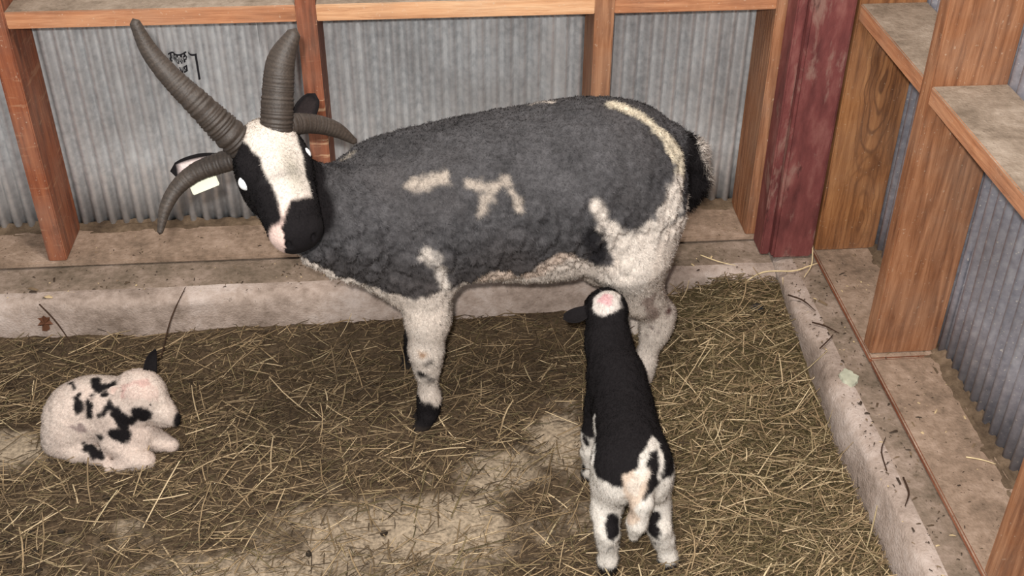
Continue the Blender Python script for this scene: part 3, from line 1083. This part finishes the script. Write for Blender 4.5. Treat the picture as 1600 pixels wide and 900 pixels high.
horn([(0.030, -0.620, 0.712, 0.019), (0.062, -0.600, 0.718, 0.0190), (0.100, -0.572, 0.705, 0.0170), (0.137, -0.556, 0.684, 0.0140), (0.168, -0.55, 0.656, 0.006)], 0.08, 24, 'lower horn curving back over the neck')
eyeball('eye', hp(0.096, 0.0545, 0.000), 0.0135, M_EYE, ewe, EO)
eyeball('eye', hp(0.078, -0.0500, 0.012), 0.0135, M_EYE, ewe, EO)
tg = obj('ear_tag', box_mesh(0.052, 0.004, 0.021, 0.0015), M_TAG, ewe, tuple(np.array([-0.095, -0.607, 0.612]) - EO))
tg.rotation_euler = (math.radians(-25), math.radians(-22), 0)
tg['label'] = 'pale yellow ear tag'


# ------------------------------------------------------------------ lambs
def lamb_object(name, label, org, F, strokes, base, post, eyes, ears, furlen, furn, flow, warp=0.004):
    P, Q = F.mesh()
    P = relax(P, Q, 2)
    N = vnormals(P, Q)
    P = P + N * (0.0022 * fbm(P, 55, 3) + 0.0012 * fbm(P, 130, 2))[:, None]
    N = vnormals(P, Q)
    C = np.tile(base, (len(P), 1)) * (1 + 0.10 * fbm(P, 30, 3))[:, None]
    C = paint(P, C, strokes, warp, 60, 0.003)
    C, L = post(P, C, furlen)
    root = tag(empty(name, tuple(org)), label, 'lamb')
    VV, QQ, CC = [P], [Q], [C]
    off = len(P)
    for b_, t_, wd_, nr, ci, co, cp in ears:
        v_, q_, in_ = ear_mesh(b_, t_, wd_, nr, abs(cp), point=cp < 0)
        VV.append(v_)
        QQ.append(q_ + off)
        off += len(v_)
        CC.append(np.where(in_[:, None], ci, co))
    obj('body', mesh_np(name + '_body', np.concatenate(VV) - org, np.concatenate(QQ), True, np.concatenate(CC)), M_COAT, root)
    fur('fleece', P, Q, N, C, L, furn, root, org, flow, 0.45, 0.0005, 0.12, 0.6)
    for e, r in eyes:
        eyeball('eye', e, r, M_DARKEYE, root, org)
    return root


# standing lamb, seen from behind, reaching under the ewe
LO = np.array([0.625, -0.85, 0.0])
F = Field((0.50, -1.12, -0.01), (0.76, -0.42, 0.42), 0.004)
F.ell((0.628, -0.945, 0.222), (0.060, 0.075, 0.062), 0.001)
F.ell((0.634, -0.85, 0.222), (0.058, 0.10, 0.066), 0.04)
F.ell((0.633, -0.755, 0.236), (0.051, 0.075, 0.066), 0.04)
F.chain([((0.628, -0.73, 0.250), 0.046), ((0.624, -0.675, 0.278), 0.037), ((0.626, -0.635, 0.296), 0.036)], 0.03)
for s, x in ((-1, 0.591), (1, 0.668)):
    F.ell((x, -0.955, 0.200), (0.030, 0.052, 0.055), 0.03)
LHF = np.array([-0.08, 0.9, -0.34])
LHF /= np.linalg.norm(LHF)
LHN = np.array([0, 0.30, 0.9])
LHN -= (LHN @ LHF) * LHF
LHN /= np.linalg.norm(LHN)
LHL = np.cross(LHN, LHF)
LHM = np.array([LHF, LHL, LHN])
LHO = np.array([0.627, -0.618, 0.312])
lhp = lambda a, l, n: LHO + a * LHF + l * LHL + n * LHN
F.ell(lhp(0.0, 0, 0.0), (0.046, 0.039, 0.040), 0.02, LHM)
F.chain([(lhp(0.02, 0, -0.004), 0.031), (lhp(0.075, 0, -0.012), 0.020), (lhp(0.095, 0, -0.016), 0.017)], 0.02)
# hind legs (hock pointing back), forelegs
F.chain([((0.592, -0.955, 0.175), 0.034), ((0.584, -0.975, 0.135), 0.025), ((0.583, -1.005, 0.112), 0.0185), ((0.585, -1.003, 0.085), 0.0165), ((0.586, -1.010, 0.045), 0.0155), ((0.587, -1.018, 0.018), 0.017)], 0.015)
F.chain([((0.666, -0.955, 0.175), 0.034), ((0.672, -0.975, 0.135), 0.025), ((0.676, -1.005, 0.112), 0.0185), ((0.684, -1.003, 0.085), 0.0165), ((0.695, -1.010, 0.045), 0.0155), ((0.704, -1.020, 0.018), 0.017)], 0.015)
F.chain([((0.600, -0.765, 0.205), 0.030), ((0.588, -0.780, 0.14), 0.021), ((0.585, -0.785, 0.10), 0.018), ((0.587, -0.785, 0.045), 0.0155), ((0.588, -0.78, 0.018), 0.017)], 0.015)
F.chain([((0.660, -0.745, 0.205), 0.030), ((0.664, -0.745, 0.10), 0.017), ((0.666, -0.745, 0.045), 0.014), ((0.666, -0.74, 0.018), 0.016)], 0.015)
for x, y in ((0.587, -1.018), (0.706, -1.022), (0.589, -0.778), (0.667, -0.738)):
    for s in (-1, 1):
        F.cone((x + s * 0.007, y + 0.002, 0.022), (x + s * 0.008, y + 0.012, 0.009), 0.010, 0.010, 0.004)
F.chain([((0.637, -1.000, 0.238), 0.020), ((0.634, -1.028, 0.205), 0.0175), ((0.627, -1.035, 0.165), 0.0165), ((0.623, -1.036, 0.135), 0.010)], 0.012)
# <LB_STROKES>
LB_STROKES = [
    (srgb3(206, 196, 188), 0.0330, [(0.623, -0.638, 0.35)]),
    (srgb3(206, 164, 164), 0.0150, [(0.618, -0.637, 0.349)]),
    (srgb3(196, 176, 158), 0.0190, [(0.621, -1.015, 0.245), (0.615, -1.035, 0.19)]),
    (srgb3(204, 190, 176), 0.0120, [(0.636, -1.007, 0.259), (0.617, -1.022, 0.23)]),
    (srgb3(206, 198, 188), 0.0070, [(0.63, -1.009, 0.257), (0.644, -0.986, 0.272), (0.665, -0.953, 0.273)]),
    (srgb3(206, 198, 188), 0.0060, [(0.665, -0.953, 0.273), (0.672, -0.983, 0.259), (0.665, -1.008, 0.239)]),
    (srgb3(230, 224, 216), 0.0120, [(0.576, -0.842, 0.224), (0.56, -0.941, 0.232)]),
    (BLACK, 0.0090, [(0.572, -0.799, 0.138)]),
    (BLACK, 0.0100, [(0.571, -0.791, 0.064)]),
    (BLACK, 0.0120, [(0.655, -0.983, 0.269), (0.65, -0.995, 0.263)]),
    (BLACK, 0.0140, [(0.59, -1.005, 0.142), (0.589, -1.018, 0.128)]),
    (BLACK, 0.0140, [(0.662, -1.0, 0.143), (0.661, -1.016, 0.126)]),
    (BLACK, 0.0040, [(0.585, -1.024, 0.09)]),
    (BLACK, 0.0040, [(0.671, -1.022, 0.094)]),
]
# </LB_STROKES>


def post_b(P, C, fl):
    L = np.full(len(P), fl)
    w = sstep(0.004, -0.004, P[:, 2] - np.where(P[:, 1] < -0.93, 0.226, 0.15) + 0.012 * fbm(P, 40, 2)) * (P[:, 1] < -0.6)
    far = w * (P[:, 2] > 0.0)
    C = C * (1 - far[:, None]) + srgb3(212, 204, 194) * far[:, None]
    C = paint(P, C, LB_STROKES, 0.008, 75, 0.003, 0.4)
    hoof = sstep(0.050, 0.040, P[:, 2] + 0.004 * fbm(P, 60, 2))[:, None]
    C = C * (1 - hoof) + srgb3(34, 28, 26) * hoof
    L = np.where(P[:, 2] < 0.024, 0, L)
    return C, L


lamb_object('lamb', 'black-backed lamb with white legs seen from behind, reaching under the ewe', LO, F, [], srgb3(27, 24, 25), post_b,
            [(lhp(0.03, -0.030, 0.008), 0.007), (lhp(0.03, 0.030, 0.008), 0.007)],
            [(lhp(-0.005, 0.028, 0.004), lhp(-0.022, 0.088, -0.004), 0.016, (0, -0.4, 0.9), BLACK, BLACK, 0.3),
             (lhp(-0.005, -0.028, 0.004), lhp(-0.012, -0.046, -0.055), 0.015, (0.9, -0.2, 0.4), BLACK, BLACK, 0.3)],
            0.0055, 42000, (0.0, -0.8, -0.5))

# lamb lying curled in the straw
KO = np.array([-0.39, -0.60, 0.0])
F = Field((-0.56, -0.74, -0.015), (-0.16, -0.47, 0.26), 0.0035)
F.ell((-0.392, -0.575, 0.088), (0.078, 0.062, 0.069), 0.001)
F.ell((-0.438, -0.585, 0.070), (0.055, 0.060, 0.060), 0.03)      # rump
F.ell((-0.335, -0.595, 0.080), (0.055, 0.055, 0.062), 0.03)
F.ell((-0.315, -0.618, 0.052), (0.050, 0.040, 0.045), 0.025)      # chest
F.ell((-0.450, -0.615, 0.045), (0.046, 0.030, 0.042), 0.02)      # folded thigh
F.chain([((-0.460, -0.62, 0.036), 0.028), ((-0.425, -0.640, 0.030), 0.019), ((-0.390, -0.645, 0.026), 0.016)], 0.012)
F.chain([((-0.410, -0.640, 0.040), 0.012), ((-0.392, -0.652, 0.030), 0.0145), ((-0.372, -0.655, 0.022), 0.014)], 0.01)
F.chain([((-0.345, -0.640, 0.050), 0.026), ((-0.315, -0.662, 0.030), 0.018), ((-0.285, -0.670, 0.027), 0.0175)], 0.014)   # folded foreleg, knee forward
F.chain([((-0.285, -0.668, 0.024), 0.016), ((-0.33, -0.672, 0.018), 0.012), ((-0.36, -0.672, 0.016), 0.011)], 0.01)
F.chain([((-0.30, -0.60, 0.045), 0.024), ((-0.262, -0.622, 0.030), 0.017), ((-0.243, -0.628, 0.028), 0.016)], 0.012)
# neck and head
F.chain([((-0.335, -0.592, 0.115), 0.046), ((-0.305, -0.592, 0.140), 0.038)], 0.03)
KF = np.array([0.72, -0.28, -0.62])
KF /= np.linalg.norm(KF)
KN = np.array([0.62, 0.10, 0.75])
KN -= (KN @ KF) * KF
KN /= np.linalg.norm(KN)
KL = np.cross(KF, KN)
if KL[1] > 0:
    KL = -KL
KM = np.array([KF, KL, KN])
KH = np.array([-0.283, -0.600, 0.152])
khp = lambda a, l, n: KH + a * KF + l * KL + n * KN
F.ell(khp(0.002, 0, 0.0), (0.044, 0.037, 0.038), 0.02, KM)
F.chain([(khp(0.015, 0, -0.002), 0.034), (khp(0.058, 0, -0.010), 0.0205), (khp(0.084, 0, -0.011), 0.0155)], 0.02)
F.chain([(khp(0.012, 0, -0.036), 0.028), (khp(0.072, 0, -0.024), 0.0105)], 0.018)
F.ell(khp(0.088, 0.010, -0.021), (0.020, 0.014, 0.0022), 0.004, KM, True)      # mouth line
F.ell(khp(0.012, 0.016, -0.034), (0.032, 0.022, 0.032), 0.015, KM)
# <KS_STROKES>
KS_STROKES = [
    (PINK, 0.0120, [(-0.308, -0.625, 0.171), (-0.271, -0.621, 0.182)]),
    (srgb3(208, 186, 174), 0.0140, [(-0.295, -0.631, 0.172), (-0.254, -0.629, 0.163)]),
    (BLACK, 0.0060, [(-0.429, -0.564, 0.148), (-0.415, -0.587, 0.151)]),
    (BLACK, 0.0090, [(-0.406, -0.607, 0.146), (-0.403, -0.627, 0.127)]),
    (BLACK, 0.0080, [(-0.385, -0.62, 0.139), (-0.383, -0.633, 0.123)]),
    (BLACK, 0.0050, [(-0.376, -0.61, 0.15)]),
    (BLACK, 0.0110, [(-0.379, -0.571, 0.157), (-0.365, -0.598, 0.159), (-0.336, -0.599, 0.166)]),
    (BLACK, 0.0080, [(-0.353, -0.615, 0.156)]),
    (BLACK, 0.0070, [(-0.345, -0.633, 0.141), (-0.331, -0.638, 0.135)]),
    (BLACK, 0.0060, [(-0.34, -0.628, 0.147), (-0.361, -0.642, 0.121)]),
    (BLACK, 0.0130, [(-0.326, -0.642, 0.13), (-0.318, -0.647, 0.114), (-0.302, -0.646, 0.112)]),
    (BLACK, 0.0130, [(-0.337, -0.654, 0.088), (-0.318, -0.656, 0.08)]),
    (BLACK, 0.0110, [(-0.318, -0.65, 0.1)]),
    (BLACK, 0.0070, [(-0.369, -0.646, 0.075)]),
    (BLACK, 0.0165, [(-0.283, -0.645, 0.13), (-0.276, -0.643, 0.123)]),
    (BLACK, 0.0130, [(-0.396, -0.651, 0.049), (-0.376, -0.66, 0.037)]),
    (BLACK, 0.0060, [(-0.406, -0.643, 0.059)]),
    (srgb3(150, 132, 126), 0.0100, [(-0.404, -0.64, 0.094)]),
    (srgb3(150, 132, 126), 0.0070, [(-0.42, -0.642, 0.098)]),
]
# </KS_STROKES>


def post_a(P, C, fl):
    L = np.full(len(P), fl)
    pk = (0.5 + 0.5 * fbm(P + 3, 16, 3))[:, None]
    C = C * (1 - 0.5 * pk) + PINKW * 0.5 * pk
    C = paint(P, C, KS_STROKES, 0.007, 95, 0.003, 0.25)
    nose = sstep(0.004, -0.004, np.linalg.norm(P - khp(0.095, 0.002, 0.000), axis=1) - 0.0165 + 0.002 * fbm(P, 80, 2))[:, None]
    C = C * (1 - nose) + BLACK * nose
    return C, L


lamb_object('lamb', 'white lamb with black spots lying curled in the straw', KO, F, [], srgb3(206, 192, 180), post_a,
            [(khp(0.030, 0.027, 0.004), 0.006)],
            [(khp(-0.014, -0.016, 0.034), (-0.250, -0.562, 0.218), 0.0165, (0.45, -0.8, 0.2), BLACK, BLACK, -0.3),
             (khp(-0.012, 0.032, -0.004), khp(-0.048, 0.040, -0.026), 0.011, (0.2, -0.8, 0.3), srgb3(198, 172, 160), srgb3(196, 176, 164), 0.25)],
            0.0045, 36000, (-0.6, 0, -0.5))


# ------------------------------------------------------------------ straw
def straw_bedding(name, label, N, lmed, lsig, lmin, r0, r1_, chaff):
    x = rng.uniform(-0.80, 1.075, N)
    y = rng.uniform(-1.45, -0.292, N)
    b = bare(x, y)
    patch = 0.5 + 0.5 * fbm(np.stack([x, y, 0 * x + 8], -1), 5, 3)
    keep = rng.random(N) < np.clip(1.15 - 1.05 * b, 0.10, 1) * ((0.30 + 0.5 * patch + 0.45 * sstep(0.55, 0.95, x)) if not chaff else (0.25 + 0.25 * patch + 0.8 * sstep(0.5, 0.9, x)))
    x, y = x[keep], y[keep]
    n = len(x)
    kind = rng.random(n)
    ln = np.clip(rng.lognormal(math.log(lmed), lsig, n), lmin, 0.15)
    rad = rng.uniform(r0, r1_, n) + 0.0004 * (ln > 0.05) * rng.random(n)
    ang = rng.normal(0.30, 0.6, n)
    ang = np.where(rng.random(n) < 0.45, rng.uniform(0, 6.28, n), ang)
    pit = rng.normal(0.0, 0.16, n)
    stand = (rng.random(n) < 0.05) & (x > -0.2)
    pit = np.where(stand, rng.uniform(0.3, 0.8, n), pit)
    dirs = np.stack([np.cos(ang) * np.cos(pit), np.sin(ang) * np.cos(pit), np.sin(pit)], -1)
    thick = 0.006 + 0.016 * sstep(0.4, 0.95, x) + 0.006 * patch[keep]
    lev = rng.random(n)
    c = np.stack([x, y, hay_h(x, y) + 0.003 + lev * thick + 0.35 * np.abs(np.sin(pit)) * ln], -1)
    side = np.cross(dirs, [0, 0, 1.0])
    side /= np.maximum(np.linalg.norm(side, axis=1, keepdims=True), 1e-6)
    up = np.cross(side, dirs)
    bend = rng.normal(0, 0.035, n) * ln
    bend2 = rng.normal(-0.015, 0.02, n) * ln
    S = 4
    V = np.zeros((n, S, 3, 3))
    for i in range(S):
        s = -0.5 + i / (S - 1)
        q = 1 - 4 * s * s
        p = c + dirs * (ln * s)[:, None] + side * (bend * q)[:, None] + up * (bend2 * q)[:, None]
        rr = rad * (0.75 if i in (0, S - 1) else 1)
        for j in range(3):
            t = j * 2.0944 + 0.5
            V[:, i, j] = p + side * (rr * 1.4 * math.cos(t))[:, None] + up * (rr * math.sin(t))[:, None]
    # keep the stalks inside the pen edge and out of the curb
    V[..., 1] = np.minimum(V[..., 1], -0.287)
    hi = V[..., 2] > 0.150
    V[..., 0] = np.where(hi, V[..., 0], np.minimum(V[..., 0], 1.073))
    V[..., 2] = np.maximum(V[..., 2], 0.004)
    base = np.arange(n)[:, None] * (S * 3)
    fs = []
    for i in range(S - 1):
        for j in range(3):
            a, b_ = i * 3 + j, i * 3 + (j + 1) % 3
            fs.append(base + [[a, b_, b_ + 3, a + 3]])
    Fq = np.concatenate(fs)
    d0, d1, d2, d3 = srgb3(64, 52, 40), srgb3(106, 88, 65), srgb3(166, 141, 107), srgb3(228, 204, 164)
    k = np.clip(0.04 + 0.62 * rng.random(n) ** 2.1 + 0.30 * (lev - 0.35) + 0.20 * (ln > 0.055) + 0.10 * sstep(0.5, 0.9, x), 0, 1)
    col = np.where((k < 0.33)[:, None], d0 + (d1 - d0) * (k / 0.33)[:, None], np.where((k < 0.66)[:, None], d1 + (d2 - d1) * ((k - 0.33) / 0.33)[:, None], d2 + (d3 - d2) * ((k - 0.66) / 0.34)[:, None]))
    green = ((rng.random(n) < 0.15 + 0.3 * sstep(0.5, 0.9, x)))[:, None] * 0.35
    col = col * (1 - green) + srgb3(104, 100, 62) * green
    me = mesh_np('straw', V.reshape(-1, 3), Fq, True, np.repeat(col, S * 3, 0))
    o = obj(name, me, M_STRAW)
    return tag(o, label, 'straw', kind='stuff')


straw_bedding('straw_bedding', 'loose straw and hay stalks strewn over the pen floor', 46000, 0.030, 0.65, 0.008, 0.0005, 0.0011, False)
straw_bedding('hay_chaff', 'fine broken hay chaff between the stalks, thickest by the right curb', 42000, 0.013, 0.4, 0.004, 0.0004, 0.0009, True)


# ------------------------------------------------------------------ small things
def thin(name, pts, r, mat, label, cat, group=None, wob=0.0):
    P = [(*p, r) for p in pts]
    P[-1] = (*pts[-1], r * 0.5)
    V, Q, T, s = tube(P, 18, 6)
    c = np.array(pts[0])
    o = obj(name, mixed_mesh(name, V, Q, T, None, c), mat, None, tuple(c))
    return tag(o, label, cat, group)


zc = 0.1205
for pts, r, lab in (
        (((-0.296, -0.385, 0.062), (-0.273, -0.330, 0.125), (-0.251, -0.248, 0.149)), 0.0016, 'long dark twig leaning on the back curb, near the lying lamb'),
        (((-0.556, -0.292, 0.150), (-0.522, -0.318, 0.122), (-0.490, -0.345, 0.078)), 0.0017, 'dark twig sloping off the back curb beside the dead leaf'),
        (((1.076, -0.370, 0.147), (1.102, -0.396, 0.149), (1.119, -0.433, 0.147)), 0.0018, 'thin twig on the right curb nearest the corner post'),
        (((1.100, -0.473, 0.147), (1.123, -0.491, 0.149), (1.146, -0.515, 0.147)), 0.0018, 'straight dark twig on the right curb beside the crooked one'),
        (((1.090, -0.563, 0.147), (1.119, -0.535, 0.149), (1.132, -0.518, 0.147)), 0.0015, 'crooked twig on the right curb, before the middle stud'),
        (((1.106, -0.926, 0.147), (1.113, -0.876, 0.149), (1.135, -0.837, 0.147)), 0.0013, 'curved twig on the right curb, halfway to the nearest stud'),
        (((1.130, -0.945, 0.147), (1.125, -0.985, 0.149), (1.108, -1.015, 0.147)), 0.0018, 'bent dark twig on the right curb, nearest the camera')):
    thin('twig', pts, r, M_TWIG, lab, 'twig', 'twigs on the curbs')
thin('straw_stalk', ((0.972, -0.313, 0.125), (1.038, -0.285, 0.150), (1.112, -0.282, 0.149), (1.149, -0.267, 0.149), (1.18, -0.253, 0.149)), 0.0017, M_PALESTRAW, 'long pale straw stalk arching onto the curb below the red post', 'straw', 'loose pale stalks')
thin('straw_stalk', ((1.176, -0.205, 0.172), (1.160, -0.262, 0.152), (1.130, -0.307, 0.148)), 0.0014, M_PALESTRAW, 'short pale straw stalk propped against the foot of the red post', 'straw', 'loose pale stalks')
thin('straw_stalk', ((1.255, -0.916, 0.1615), (1.28, -0.926, 0.1625), (1.302, -0.938, 0.1615)), 0.0012, M_PALESTRAW, 'single pale straw stalk lying on the right sill plank', 'straw', 'loose pale stalks')
thin('straw_stalk', ((0.916, -0.200, 0.1475), (0.953, -0.232, 0.1485), (0.987, -0.248, 0.1475)), 0.0013, M_PALESTRAW, 'pale straw stalk on the back curb behind the ewe', 'straw', 'loose pale stalks')


def dropping(loc, k, label):
    bm = bmesh.new()
    bmesh.ops.create_icosphere(bm, subdivisions=2, radius=1)
    for v in bm.verts:
        p = np.array([v.co])
        s = 1 + 0.18 * fbm(p + k * 3.1, 1.5, 2)[0]
        v.co = Vector((v.co.x * 0.0075 * s, v.co.y * 0.0055 * s, v.co.z * 0.005 * s))
    for f in bm.faces:
        f.smooth = True
    me = bpy.data.meshes.new('dropping')
    bm.to_mesh(me)
    bm.free()
    z = float(hay_h(np.array([loc[0]]), np.array([loc[1]]))[0])
    o = obj('dropping', me, M_DROP, None, (loc[0], loc[1], z + 0.006))
    o.rotation_euler = (0, 0, k * 1.3)
    tag(o, label, 'dropping', 'droppings on the floor')


for k, p in enumerate(((-0.506, -0.857), (-0.469, -0.876), (-0.448, -0.885), (-0.468, -0.838), (-0.333, -0.859), (-0.413, -0.837), (-0.262, -0.899), (-0.348, -0.754), (-0.43, -0.932), (-0.49, -0.905), (0.186, -0.888), (0.05, -0.93))):
    dropping(p, k, 'small dark dropping on the floor at the front left' if p[0] < 0 else ('dark dropping on the bare dusty patch, the one nearer the standing lamb' if p[0] > 0.1 else 'dark dropping on the bare dusty patch, the one nearer the lying lamb'))

# dead leaf on the curb face
bm = bmesh.new()
out = [(0, -1), (0.45, -0.75), (0.4, -0.35), (0.95, -0.2), (0.6, 0.2), (0.75, 0.7), (0.3, 0.55), (0.05, 1.0), (-0.3, 0.6), (-0.7, 0.75), (-0.5, 0.2), (-0.9, -0.1), (-0.45, -0.35), (-0.5, -0.8)]
for side, dz in ((1, 0.0005), (-1, -0.0005)):
    c = bm.verts.new((0, 0, dz + 0.004))
    vsl = [bm.verts.new((x * 0.017, y * 0.020, dz + 0.004 * math.sin(3 * i))) for i, (x, y) in enumerate(out)]
    for i in range(len(vsl)):
        f = (c, vsl[i], vsl[(i + 1) % len(vsl)])
        bm.faces.new(f if side > 0 else f[::-1])
me = bpy.data.meshes.new('leaf')
bm.to_mesh(me)
bm.free()
lf = obj('leaf', me, M_LEAF, None, (-0.552, -0.300, 0.105))
lf.rotation_euler = (math.radians(80), 0, 0.15)
tag(lf, 'brown dead leaf stuck against the back curb at the far left', 'leaf')


# dirt crumbs heaped along the foot of both metal walls
def dirt_ridge(name, a, b, back, label):
    n, m_ = 420, 9
    s = np.linspace(a, b, n)
    V = []
    for j in range(m_):
        t = j / (m_ - 1)
        Pn = np.stack([s, np.full(n, t * 0.6), np.zeros(n)], -1)
        h = (0.010 + 0.016 * np.clip(fbm(Pn, 22, 3) + 0.25, 0, 1) + 0.012 * np.clip(fbm(Pn + 4, 5, 2), 0, 1)) * (1 - t) ** 1.3 + 0.0035 * fbm(Pn, 60, 2)
        z = ZS - 0.0035 + h
        off = 0.010 - t * (0.042 + 0.014 * fbm(Pn + 9, 15, 2))
        V.append(np.stack([s, off, z], -1) if back else np.stack([XR + off, s, z], -1))
    V = np.array(V)
    g = np.arange(m_ * n).reshape(m_, n)
    q = np.stack([g[:-1, :-1], g[1:, :-1], g[1:, 1:], g[:-1, 1:]], -1).reshape(-1, 4)
    if not back:
        q = q[:, ::-1]
    o = obj(name, mesh_np(name, V.reshape(-1, 3), q), M_DIRT)
    return tag(o, label, 'dirt', kind='stuff')


dirt_ridge('dirt_ridge', -1.40, 1.07, True, 'crumbly dirt heaped along the foot of the back metal wall')
dirt_ridge('dirt_ridge', -1.90, -0.18, False, 'crumbly dirt heaped along the foot of the right metal wall')

# stamped print on the sheet behind the upper horn
BM = ["############################",
      "..##...####..###...###..##..",
      "..##.#.#..#.#...#.#..#.####.",
      ".###.#.####.#.#.#.#.#..#..##",
      ".##..#.##.#.#..##.##.#.####.",
      "..##...#..#..###...##..##...",
      "............................",
      "............................",
      "...............##..#.#####..",
      "................##.#.##.##..",
      "...............#####.#.###..",
      "..............##..##.#####.."]


def surf_y(x, z, i=1):
    return 0.0012 * (i % 2) + AMP + 0.001 + corr(x) + 0.0025 * np.sin(x * 7 + i) * np.cos(z * 5 + i * 2) - 0.0014


def print_mesh(rects):
    V, Fq = [], []
    for x0, x1, z0, z1 in rects:
        n = max(2, int((x1 - x0) / 0.0016) + 1)
        xs = np.linspace(x0, x1, n)
        b = len(V)
        for x in xs:
            V.append((x, float(surf_y(x, z0)), z0))
            V.append((x, float(surf_y(x, z1)), z1))
        for i in range(n - 1):
            Fq.append((b + 2 * i, b + 2 * i + 2, b + 2 * i + 3, b + 2 * i + 1))
    me = bpy.data.meshes.new('print')
    me.from_pydata(V, [], Fq)
    return me


rects = []
cw, ch = 0.00136, 0.0038
for r_i, row in enumerate(BM):
    c_i = 0
    while c_i < len(row):
        if row[c_i] == '#':
            e = c_i
            while e < len(row) and row[e] == '#':
                e += 1
            rects.append((-0.258 + c_i * cw, -0.258 + e * cw, 0.592 - (r_i + 1) * ch, 0.592 - r_i * ch))
            c_i = e
        c_i += 1
rects += [(-0.216, -0.1965, 0.5868, 0.5915), (-0.2005, -0.1965, 0.530, 0.587), (-0.214, -0.206, 0.514, 0.517)]
pm = obj('printed_mark', print_mesh(rects), M_INK, wall_b)
pm['label'] = 'black stamped print on the steel sheet'


# dark matted tuft lying on the hay by the right curb
V = []
bm = bmesh.new()
bmesh.ops.create_icosphere(bm, subdivisions=3, radius=1)
for v in bm.verts:
    k = 1 + 0.35 * fbm(np.array([v.co]), 2.2, 3)[0]
    v.co = Vector((v.co.x * 0.017 * k, v.co.y * 0.010 * k, v.co.z * 0.007 * k))
for f in bm.faces:
    f.smooth = True
me = bpy.data.meshes.new('tuft')
bm.to_mesh(me)
bm.free()
tf = obj('wool_tuft', me, M_CLUMP, None, (1.005, -0.385, float(hay_h(np.array([1.005]), np.array([-0.385]))[0]) + 0.020))
tf.rotation_euler = (0, 0.1, 0.2)
tag(tf, 'dark matted tuft of wool on the hay near the right curb', 'wool')


# pale dried smear on the right curb
bm = bmesh.new()
n = 26
top = []
bot = []
for i in range(n):
    t = 2 * math.pi * i / n
    r = 1 + 0.35 * float(fbm(np.array([[math.cos(t), math.sin(t), 0.4]]), 2.1, 2)[0])
    top.append(bm.verts.new((0.020 * r * math.cos(t) * 0.9, 0.026 * r * math.sin(t) * 0.9, 0.0012)))
    bot.append(bm.verts.new((0.020 * r * math.cos(t), 0.026 * r * math.sin(t), -0.004)))
bm.faces.new(top)
for i in range(n):
    bm.faces.new((bot[i], bot[(i + 1) % n], top[(i + 1) % n], top[i]))
me = bpy.data.meshes.new('smear')
bm.to_mesh(me)
bm.free()
sm = obj('dried_smear', me, plain('pale_smear', srgb(176, 176, 156), 0.8, 0.2, 70, 0.18), None, (1.122, -0.655, 0.1445))
tag(sm, 'pale greenish dried smear on the right curb before the middle stud', 'smear')


# crumbs of dirt and chopped straw on the sills and curbs
def crumbs():
    n = 1500
    side = rng.random(n) < 0.5
    x = np.where(side, rng.uniform(-0.75, 1.03, n), np.where(rng.random(n) < 0.5, rng.uniform(1.09, 1.175, n), rng.uniform(1.185, 1.30, n)))
    y = np.where(side, np.where(rng.random(n) < 0.5, rng.uniform(-0.265, -0.15, n), rng.uniform(-0.138, -0.03, n)), rng.uniform(-1.35, -0.24, n))
    sill = np.where(side, y > -0.1434, x > 1.178)
    z = np.where(sill, 0.1602, 0.1445)
    sz = rng.lognormal(math.log(0.0010), 0.5, n)
    st = rng.uniform(0.8, 3.5, n) 
    a = rng.uniform(0, 6.28, n)
    base = np.array([(1, 0.6, 0), (-1, 0.7, 0), (-0.8, -0.7, 0), (0.9, -0.6, 0), (0.2, 0.1, 1.1)])
    V = np.zeros((n, 5, 3))
    for i, b in enumerate(base):
        jx = b[0] * sz * st + rng.normal(0, 0.2, n) * sz
        jy = b[1] * sz + rng.normal(0, 0.2, n) * sz
        V[:, i, 0] = x + jx * np.cos(a) - jy * np.sin(a)
        V[:, i, 1] = y + jx * np.sin(a) + jy * np.cos(a)
        V[:, i, 2] = z + b[2] * sz * 0.9 - (0.001 if i < 4 else 0)
    f = np.arange(n)[:, None] * 5
    F = np.concatenate([f + [[0, 1, 4]], f + [[1, 2, 4]], f + [[2, 3, 4]], f + [[3, 0, 4]]])
    pal = np.array([srgb3(62, 50, 40), srgb3(84, 68, 52), srgb3(120, 100, 78), srgb3(196, 172, 132)])
    c = pal[rng.choice(4, n, p=[0.42, 0.3, 0.16, 0.12])]
    o = obj('dirt_crumbs', mesh_np('crumbs', V.reshape(-1, 3), F, False, np.repeat(c, 5, 0)), M_STRAW)
    tag(o, 'scattered dirt crumbs and straw bits on the sills and curbs', 'dirt', kind='stuff')


crumbs()
